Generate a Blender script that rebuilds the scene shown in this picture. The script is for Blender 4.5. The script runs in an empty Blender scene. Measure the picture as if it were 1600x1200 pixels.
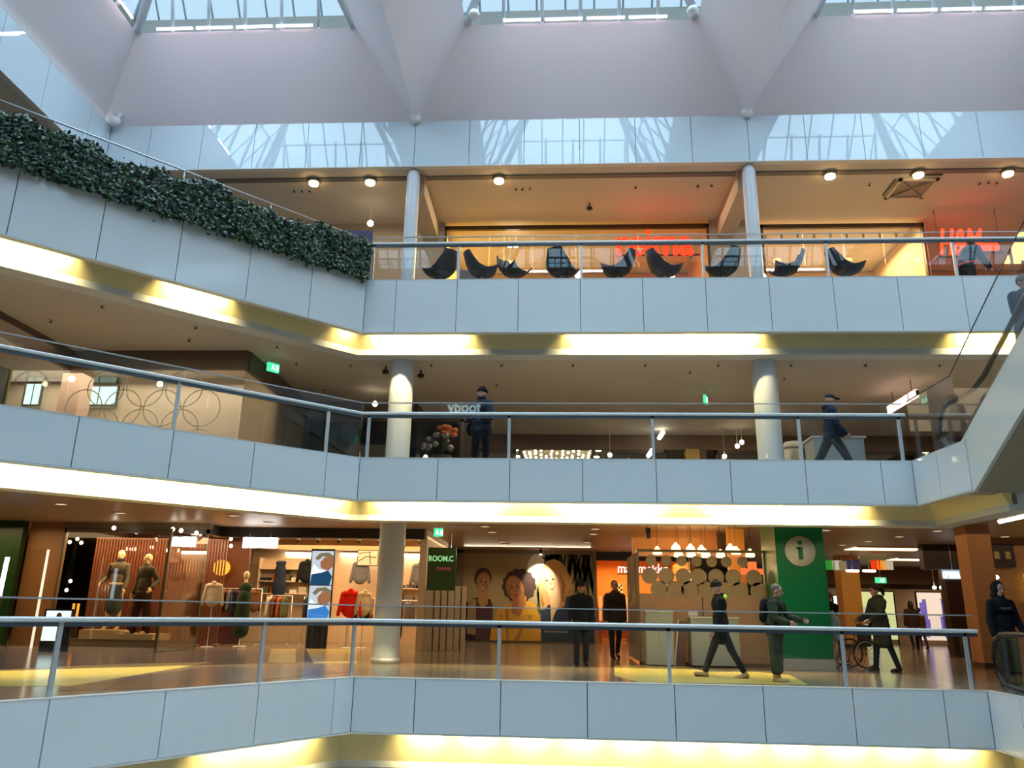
import bpy, bmesh, math, random
from mathutils import Vector, Matrix
import numpy as np
random.seed(7)
SC=bpy.context.scene; COL=SC.collection
# ---------------------------------------------------------------- camera
CAMP=Vector((0,0,1.083))
MR=((0.99845088,0.05314566,0.01647379),(0.00091084,0.28042488,-0.95987554),(-0.05563289,0.95840358,0.27994206))
FPX=1220.926
cam=bpy.data.cameras.new('camera'); cam.sensor_width=36; cam.sensor_fit='HORIZONTAL'; cam.lens=FPX/1600*36
cam.clip_end=300
co=bpy.data.objects.new('camera',cam); COL.objects.link(co)
r_,d_,f_=[Vector(v) for v in MR]
m3=Matrix((r_,-d_,-f_)).transposed(); co.matrix_world=Matrix.Translation(CAMP)@m3.to_4x4()
SC.camera=co
# ---------------------------------------------------------------- world, exposure
SC.view_settings.view_transform='Standard'; SC.view_settings.look='None'; SC.view_settings.gamma=1
SC.view_settings.use_curve_mapping=False; SC.view_settings.exposure=0.35
SKY=(0.63,0.84,1.0); SKYS=6.3
w=bpy.data.worlds.new('sky'); SC.world=w; w.use_nodes=True
nt=w.node_tree; bg=nt.nodes['Background']; bg.inputs[0].default_value=(*SKY,1); bg.inputs[1].default_value=SKYS
_t=nt.nodes.new('ShaderNodeTexCoord'); _s=nt.nodes.new('ShaderNodeSeparateXYZ'); nt.links.new(_t.outputs['Generated'],_s.inputs[0])
def _mr(o,a,b,c,d):
    m=nt.nodes.new('ShaderNodeMapRange'); m.inputs['From Min'].default_value=a; m.inputs['From Max'].default_value=b; m.inputs['To Min'].default_value=c; m.inputs['To Max'].default_value=d; nt.links.new(o,m.inputs['Value']); return m.outputs['Result']
_z=_mr(_s.outputs['Z'],.30,1.0,SKYS*.25,SKYS*1.35); _y=_mr(_s.outputs['Y'],.10,.50,1.0,0.0)
_x=nt.nodes.new('ShaderNodeMix'); nt.links.new(_y,_x.inputs[0]); _x.inputs[2].default_value=.80; nt.links.new(_z,_x.inputs[3]); nt.links.new(_x.outputs[0],bg.inputs[1])   # overcast, brighter towards the sun side behind the viewer
def srgb(r,g,b):
    f=lambda c:(c/255/12.92 if c/255<=0.04045 else ((c/255+0.055)/1.055)**2.4)
    return (f(r),f(g),f(b))
def area(name,loc,sx,sy,power,color,rot=(0,0,0),spread=180):
    l=bpy.data.lights.new(name,'AREA'); l.shape='RECTANGLE'; l.size=sx; l.size_y=sy; l.energy=power; l.color=color; l.spread=math.radians(spread)
    o=bpy.data.objects.new(name,l); COL.objects.link(o); o.location=loc; o.rotation_euler=rot; return o
def spot(name,loc,tgt,power,color,ang=60,rad=.04):
    l=bpy.data.lights.new(name,'SPOT'); l.energy=power; l.color=color; l.spot_size=math.radians(ang); l.shadow_soft_size=rad; l.spot_blend=.6
    o=bpy.data.objects.new(name,l); COL.objects.link(o); o.location=loc
    o.rotation_euler=(Vector(tgt)-Vector(loc)).to_track_quat('-Z','Y').to_euler(); return o
def point(name,loc,power,color,rad=.1):
    l=bpy.data.lights.new(name,'POINT'); l.energy=power; l.color=color; l.shadow_soft_size=rad
    o=bpy.data.objects.new(name,l); COL.objects.link(o); o.location=loc; return o
WARM=(1,.68,.34); CREAM=(1,.82,.42); ORANGE=(1,.5,.16)
# ceiling lighting of the galleries and the shops, some of it added fill
def ceil_light(name,x0,x1,y0,y1,z,p,c=WARM): return area(name,((x0+x1)/2,(y0+y1)/2,z),x1-x0,y1-y0,p,c)
ceil_light('gallery_lamps_and_fill',-3,4,19.5,25,3.1,75)
ceil_light('gallery_lamps_and_fill',7,16,18,32,3.1,170,(1,.62,.3))
ceil_light('gallery_lamps_and_fill',-12,-5,15.5,20,3.1,50)
ceil_light('gallery_lamps_and_fill',-10,-1,-6,8,3.1,40)
ceil_light('gallery_lamps_and_fill',-1,6.5,14.6,17.6,2.7,60,(1,.80,.5))  # added fill, lights the booth circles and green pillar from the front
ceil_light('gallery_lamps_low',-12,16,-14,10,-1.6,200,(1,.8,.55))
ceil_light('shop_lamps',-9.6,-3.6,22.5,26.6,3.12,330,(1,.66,.34))
ceil_light('shop_lamps',-14.5,-9.8,21.75,22.6,3.12,170,(1,.66,.34))
ceil_light('shop_lamps',-14.5,-9.8,23.2,24.4,3.12,60,(1,.5,.2))
ceil_light('gallery_lamps_and_fill',-20,-13.5,18.5,20.8,3.12,110,(1,.7,.36))  # added fill to brighten the left wall
ceil_light('shop_lamps',1.5,5,31,34.5,3.1,200,ORANGE)
ceil_light('gallery_lamps_upper',-3,12,19.2,24,6.6,170,(1,.78,.5))
ceil_light('gallery_lamps_upper',-14,-6,12,16,6.6,60,(1,.8,.52))
ceil_light('gallery_lamps_top',-10,16,18,20,11.75,150,(1,.80,.54))
ceil_light('shop_lamps_top',-3,1.5,20.8,23,11.7,420,(1,.68,.22))
ceil_light('shop_lamps_top',5.9,10,20.8,23,11.7,380,(1,.7,.36))
ceil_light('shop_lamps_top',10.6,17,20.8,24,11.4,90,(1,.45,.2))
# ---------------------------------------------------------------- materials
MATS={}
def mat(name,col,rough=.6,metal=0,spec=.5,emit=None,es=0,coat=0,noise=0,nscale=8,bump=0):
    if name in MATS: return MATS[name]
    m=bpy.data.materials.new(name); m.use_nodes=True; n=m.node_tree.nodes; b=n['Principled BSDF']; L=m.node_tree.links
    b.inputs['Base Color'].default_value=(*col,1); b.inputs['Roughness'].default_value=rough; b.inputs['Metallic'].default_value=metal
    b.inputs['Specular IOR Level'].default_value=spec; b.inputs['Coat Weight'].default_value=coat; b.inputs['Coat Roughness'].default_value=.03
    if emit: b.inputs['Emission Color'].default_value=(*emit,1); b.inputs['Emission Strength'].default_value=es
    if noise or bump:
        t=n.new('ShaderNodeTexCoord'); tn=n.new('ShaderNodeTexNoise'); tn.inputs['Scale'].default_value=nscale; tn.inputs['Detail'].default_value=5
        L.new(t.outputs['Object'],tn.inputs['Vector'])
        if noise:
            mx=n.new('ShaderNodeMixRGB'); mx.blend_type='MULTIPLY'; mx.inputs[0].default_value=noise; mx.inputs[1].default_value=(*col,1)
            cr=n.new('ShaderNodeValToRGB'); cr.color_ramp.elements[0].position=.3; cr.color_ramp.elements[1].position=.7
            cr.color_ramp.elements[0].color=(.4,.4,.4,1); L.new(tn.outputs['Fac'],cr.inputs[0]); L.new(cr.outputs[0],mx.inputs[2]); L.new(mx.outputs[0],b.inputs['Base Color'])
        if bump:
            bp=n.new('ShaderNodeBump'); bp.inputs['Strength'].default_value=bump; L.new(tn.outputs['Fac'],bp.inputs['Height']); L.new(bp.outputs[0],b.inputs['Normal'])
    MATS[name]=m; return m
def emat(name,col,s):
    if name in MATS: return MATS[name]
    m=bpy.data.materials.new(name); m.use_nodes=True; n=m.node_tree.nodes; n.clear(); e=n.new('ShaderNodeEmission'); o=n.new('ShaderNodeOutputMaterial')
    e.inputs[0].default_value=(*col,1); e.inputs[1].default_value=s; m.node_tree.links.new(e.outputs[0],o.inputs[0]); MATS[name]=m; return m
def glassmat(name,tint=(.96,.98,.98),ior=1.5,frost=0,frostcol=(.8,.8,.75),rough=0.0):
    if name in MATS: return MATS[name]
    m=bpy.data.materials.new(name); m.use_nodes=True; n=m.node_tree.nodes; n.clear(); L=m.node_tree.links
    tr=n.new('ShaderNodeBsdfTransparent'); tr.inputs[0].default_value=(*tint,1)
    gl=n.new('ShaderNodeBsdfGlossy'); gl.inputs['Roughness'].default_value=rough
    g=n.new('ShaderNodeNewGeometry'); mx=n.new('ShaderNodeMix'); mx.inputs[2].default_value=ior; mx.inputs[3].default_value=1/ior
    L.new(g.outputs['Backfacing'],mx.inputs[0]); fr=n.new('ShaderNodeFresnel'); L.new(mx.outputs[0],fr.inputs['IOR'])
    ms=n.new('ShaderNodeMixShader'); L.new(fr.outputs[0],ms.inputs[0])
    base=tr.outputs[0]
    if frost:
        df=n.new('ShaderNodeBsdfDiffuse'); df.inputs[0].default_value=(*frostcol,1); tl=n.new('ShaderNodeBsdfTranslucent'); tl.inputs[0].default_value=(*frostcol,1)
        a=n.new('ShaderNodeMixShader'); a.inputs[0].default_value=.5; L.new(df.outputs[0],a.inputs[1]); L.new(tl.outputs[0],a.inputs[2])
        b2=n.new('ShaderNodeMixShader'); b2.inputs[0].default_value=frost; L.new(tr.outputs[0],b2.inputs[1]); L.new(a.outputs[0],b2.inputs[2]); base=b2.outputs[0]
    L.new(base,ms.inputs[1]); L.new(gl.outputs[0],ms.inputs[2]); o=n.new('ShaderNodeOutputMaterial'); L.new(ms.outputs[0],o.inputs[0]); MATS[name]=m; return m
PANEL=mat('panel_white_glass',(.72,.76,.78),.06,spec=.5,coat=.0)
TOPPANEL=mat('top_panel_white_glass',(.60,.73,.80),.02,spec=1.0)
BACK=mat('dark_joint',(.05,.055,.07),.6)
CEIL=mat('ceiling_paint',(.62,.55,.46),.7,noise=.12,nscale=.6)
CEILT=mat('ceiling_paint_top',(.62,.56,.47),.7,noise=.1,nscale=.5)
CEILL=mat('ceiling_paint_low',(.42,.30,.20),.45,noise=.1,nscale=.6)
COVE=mat('cove_plaster',(.80,.68,.34),.55)
LIP=mat('lip_plaster',(.66,.66,.62),.55)
COFFER=mat('coffer_plaster',(.88,.84,.89),.7,noise=.06,nscale=.4)
STEEL=mat('brushed_steel',(.58,.60,.62),.38,metal=.45)
RAILM=mat('satin_rail_steel',(.74,.74,.73),.45,metal=.15)
DSTEEL=mat('dark_steel',(.10,.13,.16),.4,metal=.6)
WHITEP=mat('white_column_paint',(.60,.63,.67),.35,noise=.05,nscale=3)
GLASS=glassmat('balustrade_glass',(.97,.985,.98))
SHOPGLASS=glassmat('shop_glass',(.96,.96,.94))
BLACK=mat('black_plastic',(.012,.012,.014),.4); RUBBER=mat('black_rubber',(.01,.01,.012),.35)
WHITE=mat('white_lacquer',(.8,.8,.8),.35); BEIGE=mat('beige_laminate',(.62,.48,.32),.5)
# ---------------------------------------------------------------- mesh helpers
class MB:
    def __init__(s): s.v=[]; s.f=[]; s.m=[]; s.sm=[]; s.cur=0; s.smooth=False
    def add(s,vs,fs):
        k=len(s.v); s.v+= [tuple(v) for v in vs]; 
        for f in fs: s.f.append([i+k for i in f]); s.m.append(s.cur); s.sm.append(s.smooth)
    def box(s,x0,x1,y0,y1,z0,z1):
        s.add([(x0,y0,z0),(x1,y0,z0),(x1,y1,z0),(x0,y1,z0),(x0,y0,z1),(x1,y0,z1),(x1,y1,z1),(x0,y1,z1)],[(0,3,2,1),(4,5,6,7),(0,1,5,4),(1,2,6,5),(2,3,7,6),(3,0,4,7)]); return s
    def prism(s,poly,z0,z1):
        n=len(poly); vs=[(x,y,z0) for x,y in poly]+[(x,y,z1) for x,y in poly]
        s.add(vs,[list(range(n))[::-1],list(range(n,2*n))]+[(i,(i+1)%n,(i+1)%n+n,i+n) for i in range(n)]); return s
    def obox(s,p,q,w,z0,z1):   # box along p->q (xy), width w centred
        p=Vector(p[:2]);q=Vector(q[:2]);d=(q-p).normalized();n=Vector((-d.y,d.x))*w/2
        s.prism([tuple(p-n),tuple(q-n),tuple(q+n),tuple(p+n)],z0,z1); return s
    def tube(s,pts,r,n=10,cap=True,sq=False,r2=None):
        pts=[Vector(p) for p in pts]; N=len(pts); rings=[]; sm=s.smooth; s.smooth=not sq
        up=Vector((0,0,1)); prev=None
        for i,p in enumerate(pts):
            d=(pts[min(i+1,N-1)]-pts[max(i-1,0)]).normalized()
            a=up.cross(d)
            if a.length<.05: a=prev if prev else Vector((1,0,0))
            a=(a-d*a.dot(d)).normalized(); b=d.cross(a); prev=a
            rr=r if r2 is None else r+(r2-r)*i/(N-1)
            ry=rr if not isinstance(rr,tuple) else rr[1]; rx=rr if not isinstance(rr,tuple) else rr[0]
            ring=[]
            for k in range(n):
                t=2*math.pi*k/n+(math.pi/4 if sq else 0); q=1.414 if sq else 1
                ring.append(p+a*math.cos(t)*rx*q+b*math.sin(t)*ry*q)
            rings.append(ring)
        vs=[v for R in rings for v in R]; fs=[]
        for i in range(N-1):
            for k in range(n): fs.append((i*n+k,i*n+(k+1)%n,(i+1)*n+(k+1)%n,(i+1)*n+k))
        s.add(vs,fs); s.smooth=False
        if cap: s.add(rings[0],[list(range(n))[::-1]]); s.add(rings[-1],[list(range(n))])
        s.smooth=sm; return s
    def lathe(s,prof,n=20,c=(0,0,0),ax='z'):
        vs=[];fs=[]; sm=s.smooth; s.smooth=True
        for r,z in prof:
            for k in range(n):
                t=2*math.pi*k/n
                v=(r*math.cos(t),r*math.sin(t),z) if ax=='z' else ((r*math.cos(t),z,r*math.sin(t)) if ax=='y' else (z,r*math.cos(t),r*math.sin(t)))
                vs.append((v[0]+c[0],v[1]+c[1],v[2]+c[2]))
        for i in range(len(prof)-1):
            for k in range(n): fs.append((i*n+k,i*n+(k+1)%n,(i+1)*n+(k+1)%n,(i+1)*n+k))
        s.add(vs,fs); s.smooth=sm; return s
    def ball(s,c,rx,ry=None,rz=None,n=14,m=9,rot=None):
        ry=ry or rx; rz=rz or rx; vs=[];fs=[]; sm=s.smooth; s.smooth=True
        for i in range(m+1):
            a=math.pi*i/m
            for k in range(n):
                t=2*math.pi*k/n; v=Vector((rx*math.sin(a)*math.cos(t),ry*math.sin(a)*math.sin(t),rz*math.cos(a)))
                if rot is not None: v=rot@v
                vs.append(v+Vector(c))
        for i in range(m):
            for k in range(n): fs.append((i*n+k,(i+1)*n+k,(i+1)*n+(k+1)%n,i*n+(k+1)%n))
        s.add(vs,fs); s.smooth=sm; return s
    def cap_(s,p,q,r1,r2,n=12):
        p=Vector(p);q=Vector(q); s.tube([p,q],r1,n=n,r2=r2); s.ball(p,r1,n=n,m=6); s.ball(q,r2,n=n,m=6); return s
    def disc(s,c,r,t=.005,n=24,ax='y'):
        return s.lathe([(0,-t),(r,-t),(r,t),(0,t)],n,c,ax)
    def build(s,name,mats,parent=None,loc=None,rz=0):
        me=bpy.data.meshes.new(name); me.from_pydata(s.v,[],s.f)
        if not isinstance(mats,(list,tuple)): mats=[mats]
        for m in mats: me.materials.append(m)
        me.polygons.foreach_set('material_index',s.m); me.polygons.foreach_set('use_smooth',s.sm)
        bm=bmesh.new(); bm.from_mesh(me); bmesh.ops.remove_doubles(bm,verts=bm.verts,dist=1e-5); bmesh.ops.recalc_face_normals(bm,faces=bm.faces); bm.to_mesh(me); bm.free()
        o=bpy.data.objects.new(name,me); COL.objects.link(o)
        if parent: o.parent=parent
        if loc is not None: o.location=loc
        o.rotation_euler.z=rz
        return o
def tag(o,label,cat,group=None,kind=None):
    o['label']=label; o['category']=cat
    if group: o['group']=group
    if kind: o['kind']=kind
    return o
def thing(name,label,cat,loc=(0,0,0),rz=0,group=None,sc=1):
    o=bpy.data.objects.new(name,None); COL.objects.link(o); o.location=loc; o.rotation_euler.z=rz; o.scale=(sc,)*3; o.empty_display_size=.1
    return tag(o,label,cat,group)
def struct(o,label=None):
    o['kind']='structure'
    if label: o['label']=label
    return o
def kids(o): return [c for c in bpy.data.objects if c.parent==o]
CH={}
def proto(root):
    CH[root.name]=[(c,[g for g in bpy.data.objects if g.parent==c]) for c in bpy.data.objects if c.parent==root]; return root
def dup(root,loc,rz=None,label=None,group=None,sc=None):
    r=root.copy(); COL.objects.link(r); r.location=loc
    if rz is not None: r.rotation_euler.z=rz
    if label: r['label']=label
    if group: r['group']=group
    if sc: r.scale=(sc,)*3 if not isinstance(sc,tuple) else sc
    for c,gs in CH.get(root.name,[]):
        k=c.copy(); COL.objects.link(k); k.parent=r
        for g in gs: q=g.copy(); COL.objects.link(q); q.parent=k
    return r
def text(name,s,size,mt,loc,rot=(math.pi/2,0,0),depth=.02,parent=None,bold=0,wide=1,align='LEFT'):
    c=bpy.data.curves.new(name,'FONT'); c.body=s; c.size=size; c.extrude=depth; c.offset=bold; c.align_x=align
    o=bpy.data.objects.new(name,c); COL.objects.link(o); bpy.context.view_layer.update()
    me=bpy.data.meshes.new_from_object(o.evaluated_get(bpy.context.evaluated_depsgraph_get())); bpy.data.objects.remove(o); bpy.data.curves.remove(c)
    me.materials.clear(); me.materials.append(mt); o=bpy.data.objects.new(name,me); COL.objects.link(o); o.location=loc; o.rotation_euler=rot; o.scale=(wide,1,1)
    if parent: o.parent=parent
    return o
def offset_path(path,o):
    P=[Vector(p) for p in path]; out=[]
    for i,p in enumerate(P):
        d1=(P[i]-P[i-1]).normalized() if i>0 else (P[1]-P[0]).normalized()
        d2=(P[i+1]-P[i]).normalized() if i<len(P)-1 else d1
        n1=Vector((-d1.y,d1.x)); n2=Vector((-d2.y,d2.x)); n=(n1+n2).normalized(); k=o/max(.3,n.dot(n1)); out.append(p+n*k)
    return out
def sweep(mb,path,prof,closed=True):   # prof: (inward offset, z)
    rows=[[ (p.x,p.y,z) for p in offset_path(path,o)] for o,z in prof]
    n=len(path); m=len(prof); vs=[v for r in rows for v in r]; fs=[]
    for j in range(m if closed else m-1):
        k=(j+1)%m
        for i in range(n-1): fs.append((j*n+i,j*n+i+1,k*n+i+1,k*n+i))
    if closed: fs.append([j*n for j in range(m)]); fs.append([j*n+n-1 for j in range(m)][::-1])
    mb.add(vs,fs); return mb

CLOTHISH=('cloth','jacket','trousers','wool','coat','parka','camouflage','skirt','shell','cap','cushion','scarf','puffer','top')
def soften():
    for k,m in MATS.items():
        if any(c in k for c in CLOTHISH) and m.node_tree.nodes.get('Principled BSDF') and 'panel' not in k and 'counter' not in k:
            m.node_tree.nodes['Principled BSDF'].inputs['Specular IOR Level'].default_value=.12
# ================================================================ STRUCTURE
E1=[(-10.21,3.48),(-3.31,13.56),(6.80,13.56),(6.62,2.5)]
E2=[(-12.8,6.82),(-3.82,14.91),(6.70,14.91),(6.76,13.05)]
E3=[(-13.7,7.33),(-4.35,16.4),(17,16.4)]
ET=[(-11.7,-16.3),(-11.7,17.3),(17,17.3)]
OUT=[(28,40),(-26,40)]
FL1=[(-26,-16.3),(-10.21,-16.3)]+E1+[(6.62,-16.3),(28,-16.3)]+OUT
FL2=[(-26,-16.3),(-12.8,-16.3)]+E2+[(17,13.05),(17,-16.3),(28,-16.3)]+OUT
FL3=[(-26,-16.3),(-13.7,-16.3)]+E3+[(17,-16.3),(28,-16.3)]+OUT
FT=[(-26,-16.3)]+ET+[(17,-16.3),(28,-16.3)]+OUT
def inset(path,o): return [tuple(p)[:2] for p in offset_path(path,o)]
I=lambda path,o:[(p.x,p.y) for p in offset_path(path,o)]
def poly(pre,path,o,post): return pre+I(path,o)+post
TILE=mat('polished_stone_floor',(.20,.15,.10),.16,spec=.6,noise=.35,nscale=1.2)
def tilefloor():
    m=TILE; n=m.node_tree.nodes; L=m.node_tree.links; b=n['Principled BSDF']
    t=n.new('ShaderNodeTexCoord'); br=n.new('ShaderNodeTexBrick'); br.offset=0
    br.inputs['Scale'].default_value=1; br.inputs['Brick Width'].default_value=.9; br.inputs['Row Height'].default_value=.9; br.inputs['Mortar Size'].default_value=.012
    br.inputs['Color1'].default_value=(.19,.145,.10,1); br.inputs['Color2'].default_value=(.27,.21,.14,1); br.inputs['Mortar'].default_value=(.08,.06,.045,1)
    L.new(t.outputs['Object'],br.inputs['Vector']); L.new(br.outputs['Color'],b.inputs['Base Color'])
tilefloor()
FLOORUP=mat('upper_floor_stone',(.25,.21,.17),.3)
struct(MB().prism(poly([(-26,-16.3),(-10.21,-16.3)],E1,.06,[(6.7,-16.3),(28,-16.3)]+OUT),-.5,0).build('floor',TILE),'polished brown stone floor of the lowest gallery')
struct(MB().prism(poly([(-26,-16.3),(-12.8,-16.3)],E2,.06,[(17,13.1),(17,-16.3),(28,-16.3)]+OUT),3.52,3.7).build('floor',FLOORUP))
struct(MB().prism(poly([(-26,-16.3),(-13.7,-16.3)],E3,.06,[(17,-16.3),(28,-16.3)]+OUT),7.45,8.1).build('floor',FLOORUP))
struct(MB().box(-26,28,-16.3,40,-5.2,-5.0).build('floor',mat('pale_ground_stone',(.42,.40,.37),.4,noise=.1,nscale=.8)))
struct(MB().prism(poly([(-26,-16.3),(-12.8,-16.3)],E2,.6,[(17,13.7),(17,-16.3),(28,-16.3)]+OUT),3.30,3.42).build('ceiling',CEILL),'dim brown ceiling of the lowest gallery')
struct(MB().prism(poly([(-26,-16.3),(-13.7,-16.3)],E3,.6,[(17,-16.3),(28,-16.3)]+OUT),6.75,6.95).build('ceiling',CEIL),'tan ceiling of the middle gallery')
struct(MB().prism(poly([(-26,-16.3)],ET,.05,[(17,-16.3),(28,-16.3)]+OUT),11.93,12.3).build('ceiling',CEILT),'tan ceiling of the top gallery')
struct(MB().prism(poly([(-26,-16.3),(-10.21,-16.3)],E1,.6,[(7.3,-16.3),(28,-16.3)]+OUT),-1.5,-1.3).build('ceiling',CEIL))
WALLT=mat('beige_wall_paint',(.50,.42,.33),.7,noise=.1,nscale=.5)
DARKW=mat('dark_brown_wall',(.045,.035,.03),.5)
struct(MB().box(-26,28,40,40.3,-5,12.3).build('wall_back',DARKW))
struct(MB().box(-26.3,-26,-16.3,40,-5,12.3).build('wall_left',WALLT))
struct(MB().box(28,28.3,-16.3,40,-5,12.3).build('wall_right',WALLT))
struct(MB().box(-26.3,28.3,-16.6,-16.3,-5,14).build('wall_front',mat('grey_wall_paint',(.16,.16,.17),.5)))
struct(MB().box(17,17.2,-16.3,17.2,8.1,13.3).build('wall_right',PANEL))
# fascia panel bands
def fascia(name,path,segs,zt,zb,m,label):
    b=MB(); th=.05; gap=.007; b.cur=0
    for i,cuts in enumerate(segs):
        p=Vector(path[i]); q=Vector(path[i+1]); Ln=(q-p).length; d=(q-p)/Ln; n=Vector((-d.y,d.x))
        cs=[0]+[c for c in cuts if 0.05<c<Ln-.05]+[Ln]
        for a,c in zip(cs,cs[1:]):
            A=p+d*(a+gap); B=p+d*(c-gap); 
            b.prism([tuple(A),tuple(B),tuple(B+n*th),tuple(A+n*th)],zb+.01,zt)
    b.cur=1; sweep(b,path,[(.055,zb),(.12,zb),(.12,zt-.01),(.055,zt-.01)])
    b.cur=2; sweep(b,path,[(-.008,zb-.02),(.14,zb-.02),(.14,zb+.004),(-.008,zb+.004)])
    sweep(b,path,[(-.004,zt),(.13,zt),(.13,zt+.012),(-.004,zt+.012)])
    return struct(b.build(name,[m,BACK,LIP]),label)
def fr(x0,x1,o): return [c-o for c in np.arange(x0,x1,1.4) if c>o]
lin=lambda first,n=9:[first+1.4*i for i in range(n)]
def revL(path,cuts): L_=(Vector(path[1])-Vector(path[0])).length; return sorted(L_-c for c in cuts)
fascia('trim_1',E1,[revL(E1,[.4,1.83,3.28,4.74,6.2,7.6,9,10.4]),fr(-2.285,7,-3.31),lin(.9,10)],0.0,-.83,PANEL,'pale blue white panel band along the lowest gallery edge')
fascia('trim_2',E2,[revL(E2,[.7,2.11,3.51,4.95,6.35,7.75,9.15,10.5]),fr(-2.28,6.7,-3.82),[.9]],3.93,3.11,PANEL,'pale blue white panel band along the middle gallery edge')
fascia('trim_3',E3,[revL(E3,lin(1.34,8)),fr(-3.645,17,-4.35)],8.365,7.09,PANEL,'pale blue white panel band along the top gallery edge below the hedge')
fascia('trim_4',ET,[revL(ET,[.9,2.6,4.1,5.6,7,8.4,9.8,11.2,12.6,14,15.4]),fr(-10.6-.0,17,-11.7)],13.19,11.89,TOPPANEL,'glossy pale panel band under the roof coffers')
# cove behind every band: slanted lit face and lip
for k,(pth,zb,dr,lb,ct) in enumerate([(E1,-.83,.50,.60,-1.3),(E2,3.11,.22,.33,3.30),(E3,7.09,.22,.36,6.75)]):
    b=MB(); b.cur=0; sweep(b,pth,[(.12,zb+.34),(.30,zb+.34),(.55,zb-dr),(.62,zb-dr),(.62,zb+.45),(.12,zb+.45)])
    b.cur=1; sweep(b,pth,[(.55,zb-dr),(.55,zb-lb),(.95,zb-lb),(.95,max(ct,zb-lb+.01)+.005),(.70,max(ct,zb-lb+.01)+.005),(.70,zb-dr)])
    struct(b.build('trim_%d'%(5+k),[COVE,LIP]))
def coverun(path,seg,s0,s1,zb,p):
    P=Vector(path[seg]); Q=Vector(path[seg+1]); d=(Q-P).normalized(); n=Vector((-d.y,d.x))
    c=P+d*((s0+s1)/2)+n*.16; ln=s1-s0
    l=bpy.data.lights.new('cove_lamp','AREA'); l.shape='RECTANGLE'; l.size=ln; l.size_y=.05; l.energy=p*ln; l.color=(1,.82,.40); l.spread=math.radians(95)
    o=bpy.data.objects.new('cove_lamp',l); COL.objects.link(o)
    Z=-(Vector((n.x*.95,n.y*.95,-1))).normalized(); X=Vector((d.x,d.y,0)); Y=Z.cross(X)
    o.matrix_world=Matrix.Translation((c.x,c.y,zb+.24))@Matrix((X,Y,Z)).transposed().to_4x4()
CP=35
L3l=(Vector(E3[1])-Vector(E3[0])).length; L2l=(Vector(E2[1])-Vector(E2[0])).length; L1l=(Vector(E1[1])-Vector(E1[0])).length
for s0,s1 in [(3.0,4.15),(5.9,9.5)]: coverun(E3,0,L3l-s1,L3l-s0,7.09,CP)
coverun(E3,0,L3l-.35,L3l-.05,7.09,CP*.6)
for a,b_ in [(-4.2,-2.05),(.35,4.5),(8.9,11.6),(13,16)]: coverun(E3,1,a+4.35,b_+4.35,7.09,CP)
for s0,s1 in [(0.1,1.6),(1.7,4.4),(4.5,9.5)]: coverun(E2,0,L2l-s1,L2l-s0,3.11,CP)
for a,b_ in [(-3.5,-1.1),(.1,2.0),(3.0,5.8)]: coverun(E2,1,a+3.82,b_+3.82,3.11,CP)
for a,b_ in [(-1.1,.1),(2,3)]: coverun(E2,1,a+3.82,b_+3.82,3.11,CP*.3)
for s0,s1 in [(0.5,1.6),(1.7,2.3)]: coverun(E1,0,L1l-s1,L1l-s0,-.83,CP)
x=-2.4
while x<6.4: coverun(E1,1,x+3.31,x+3.31+.55,-.83,CP*1.2); x+=.85
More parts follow.
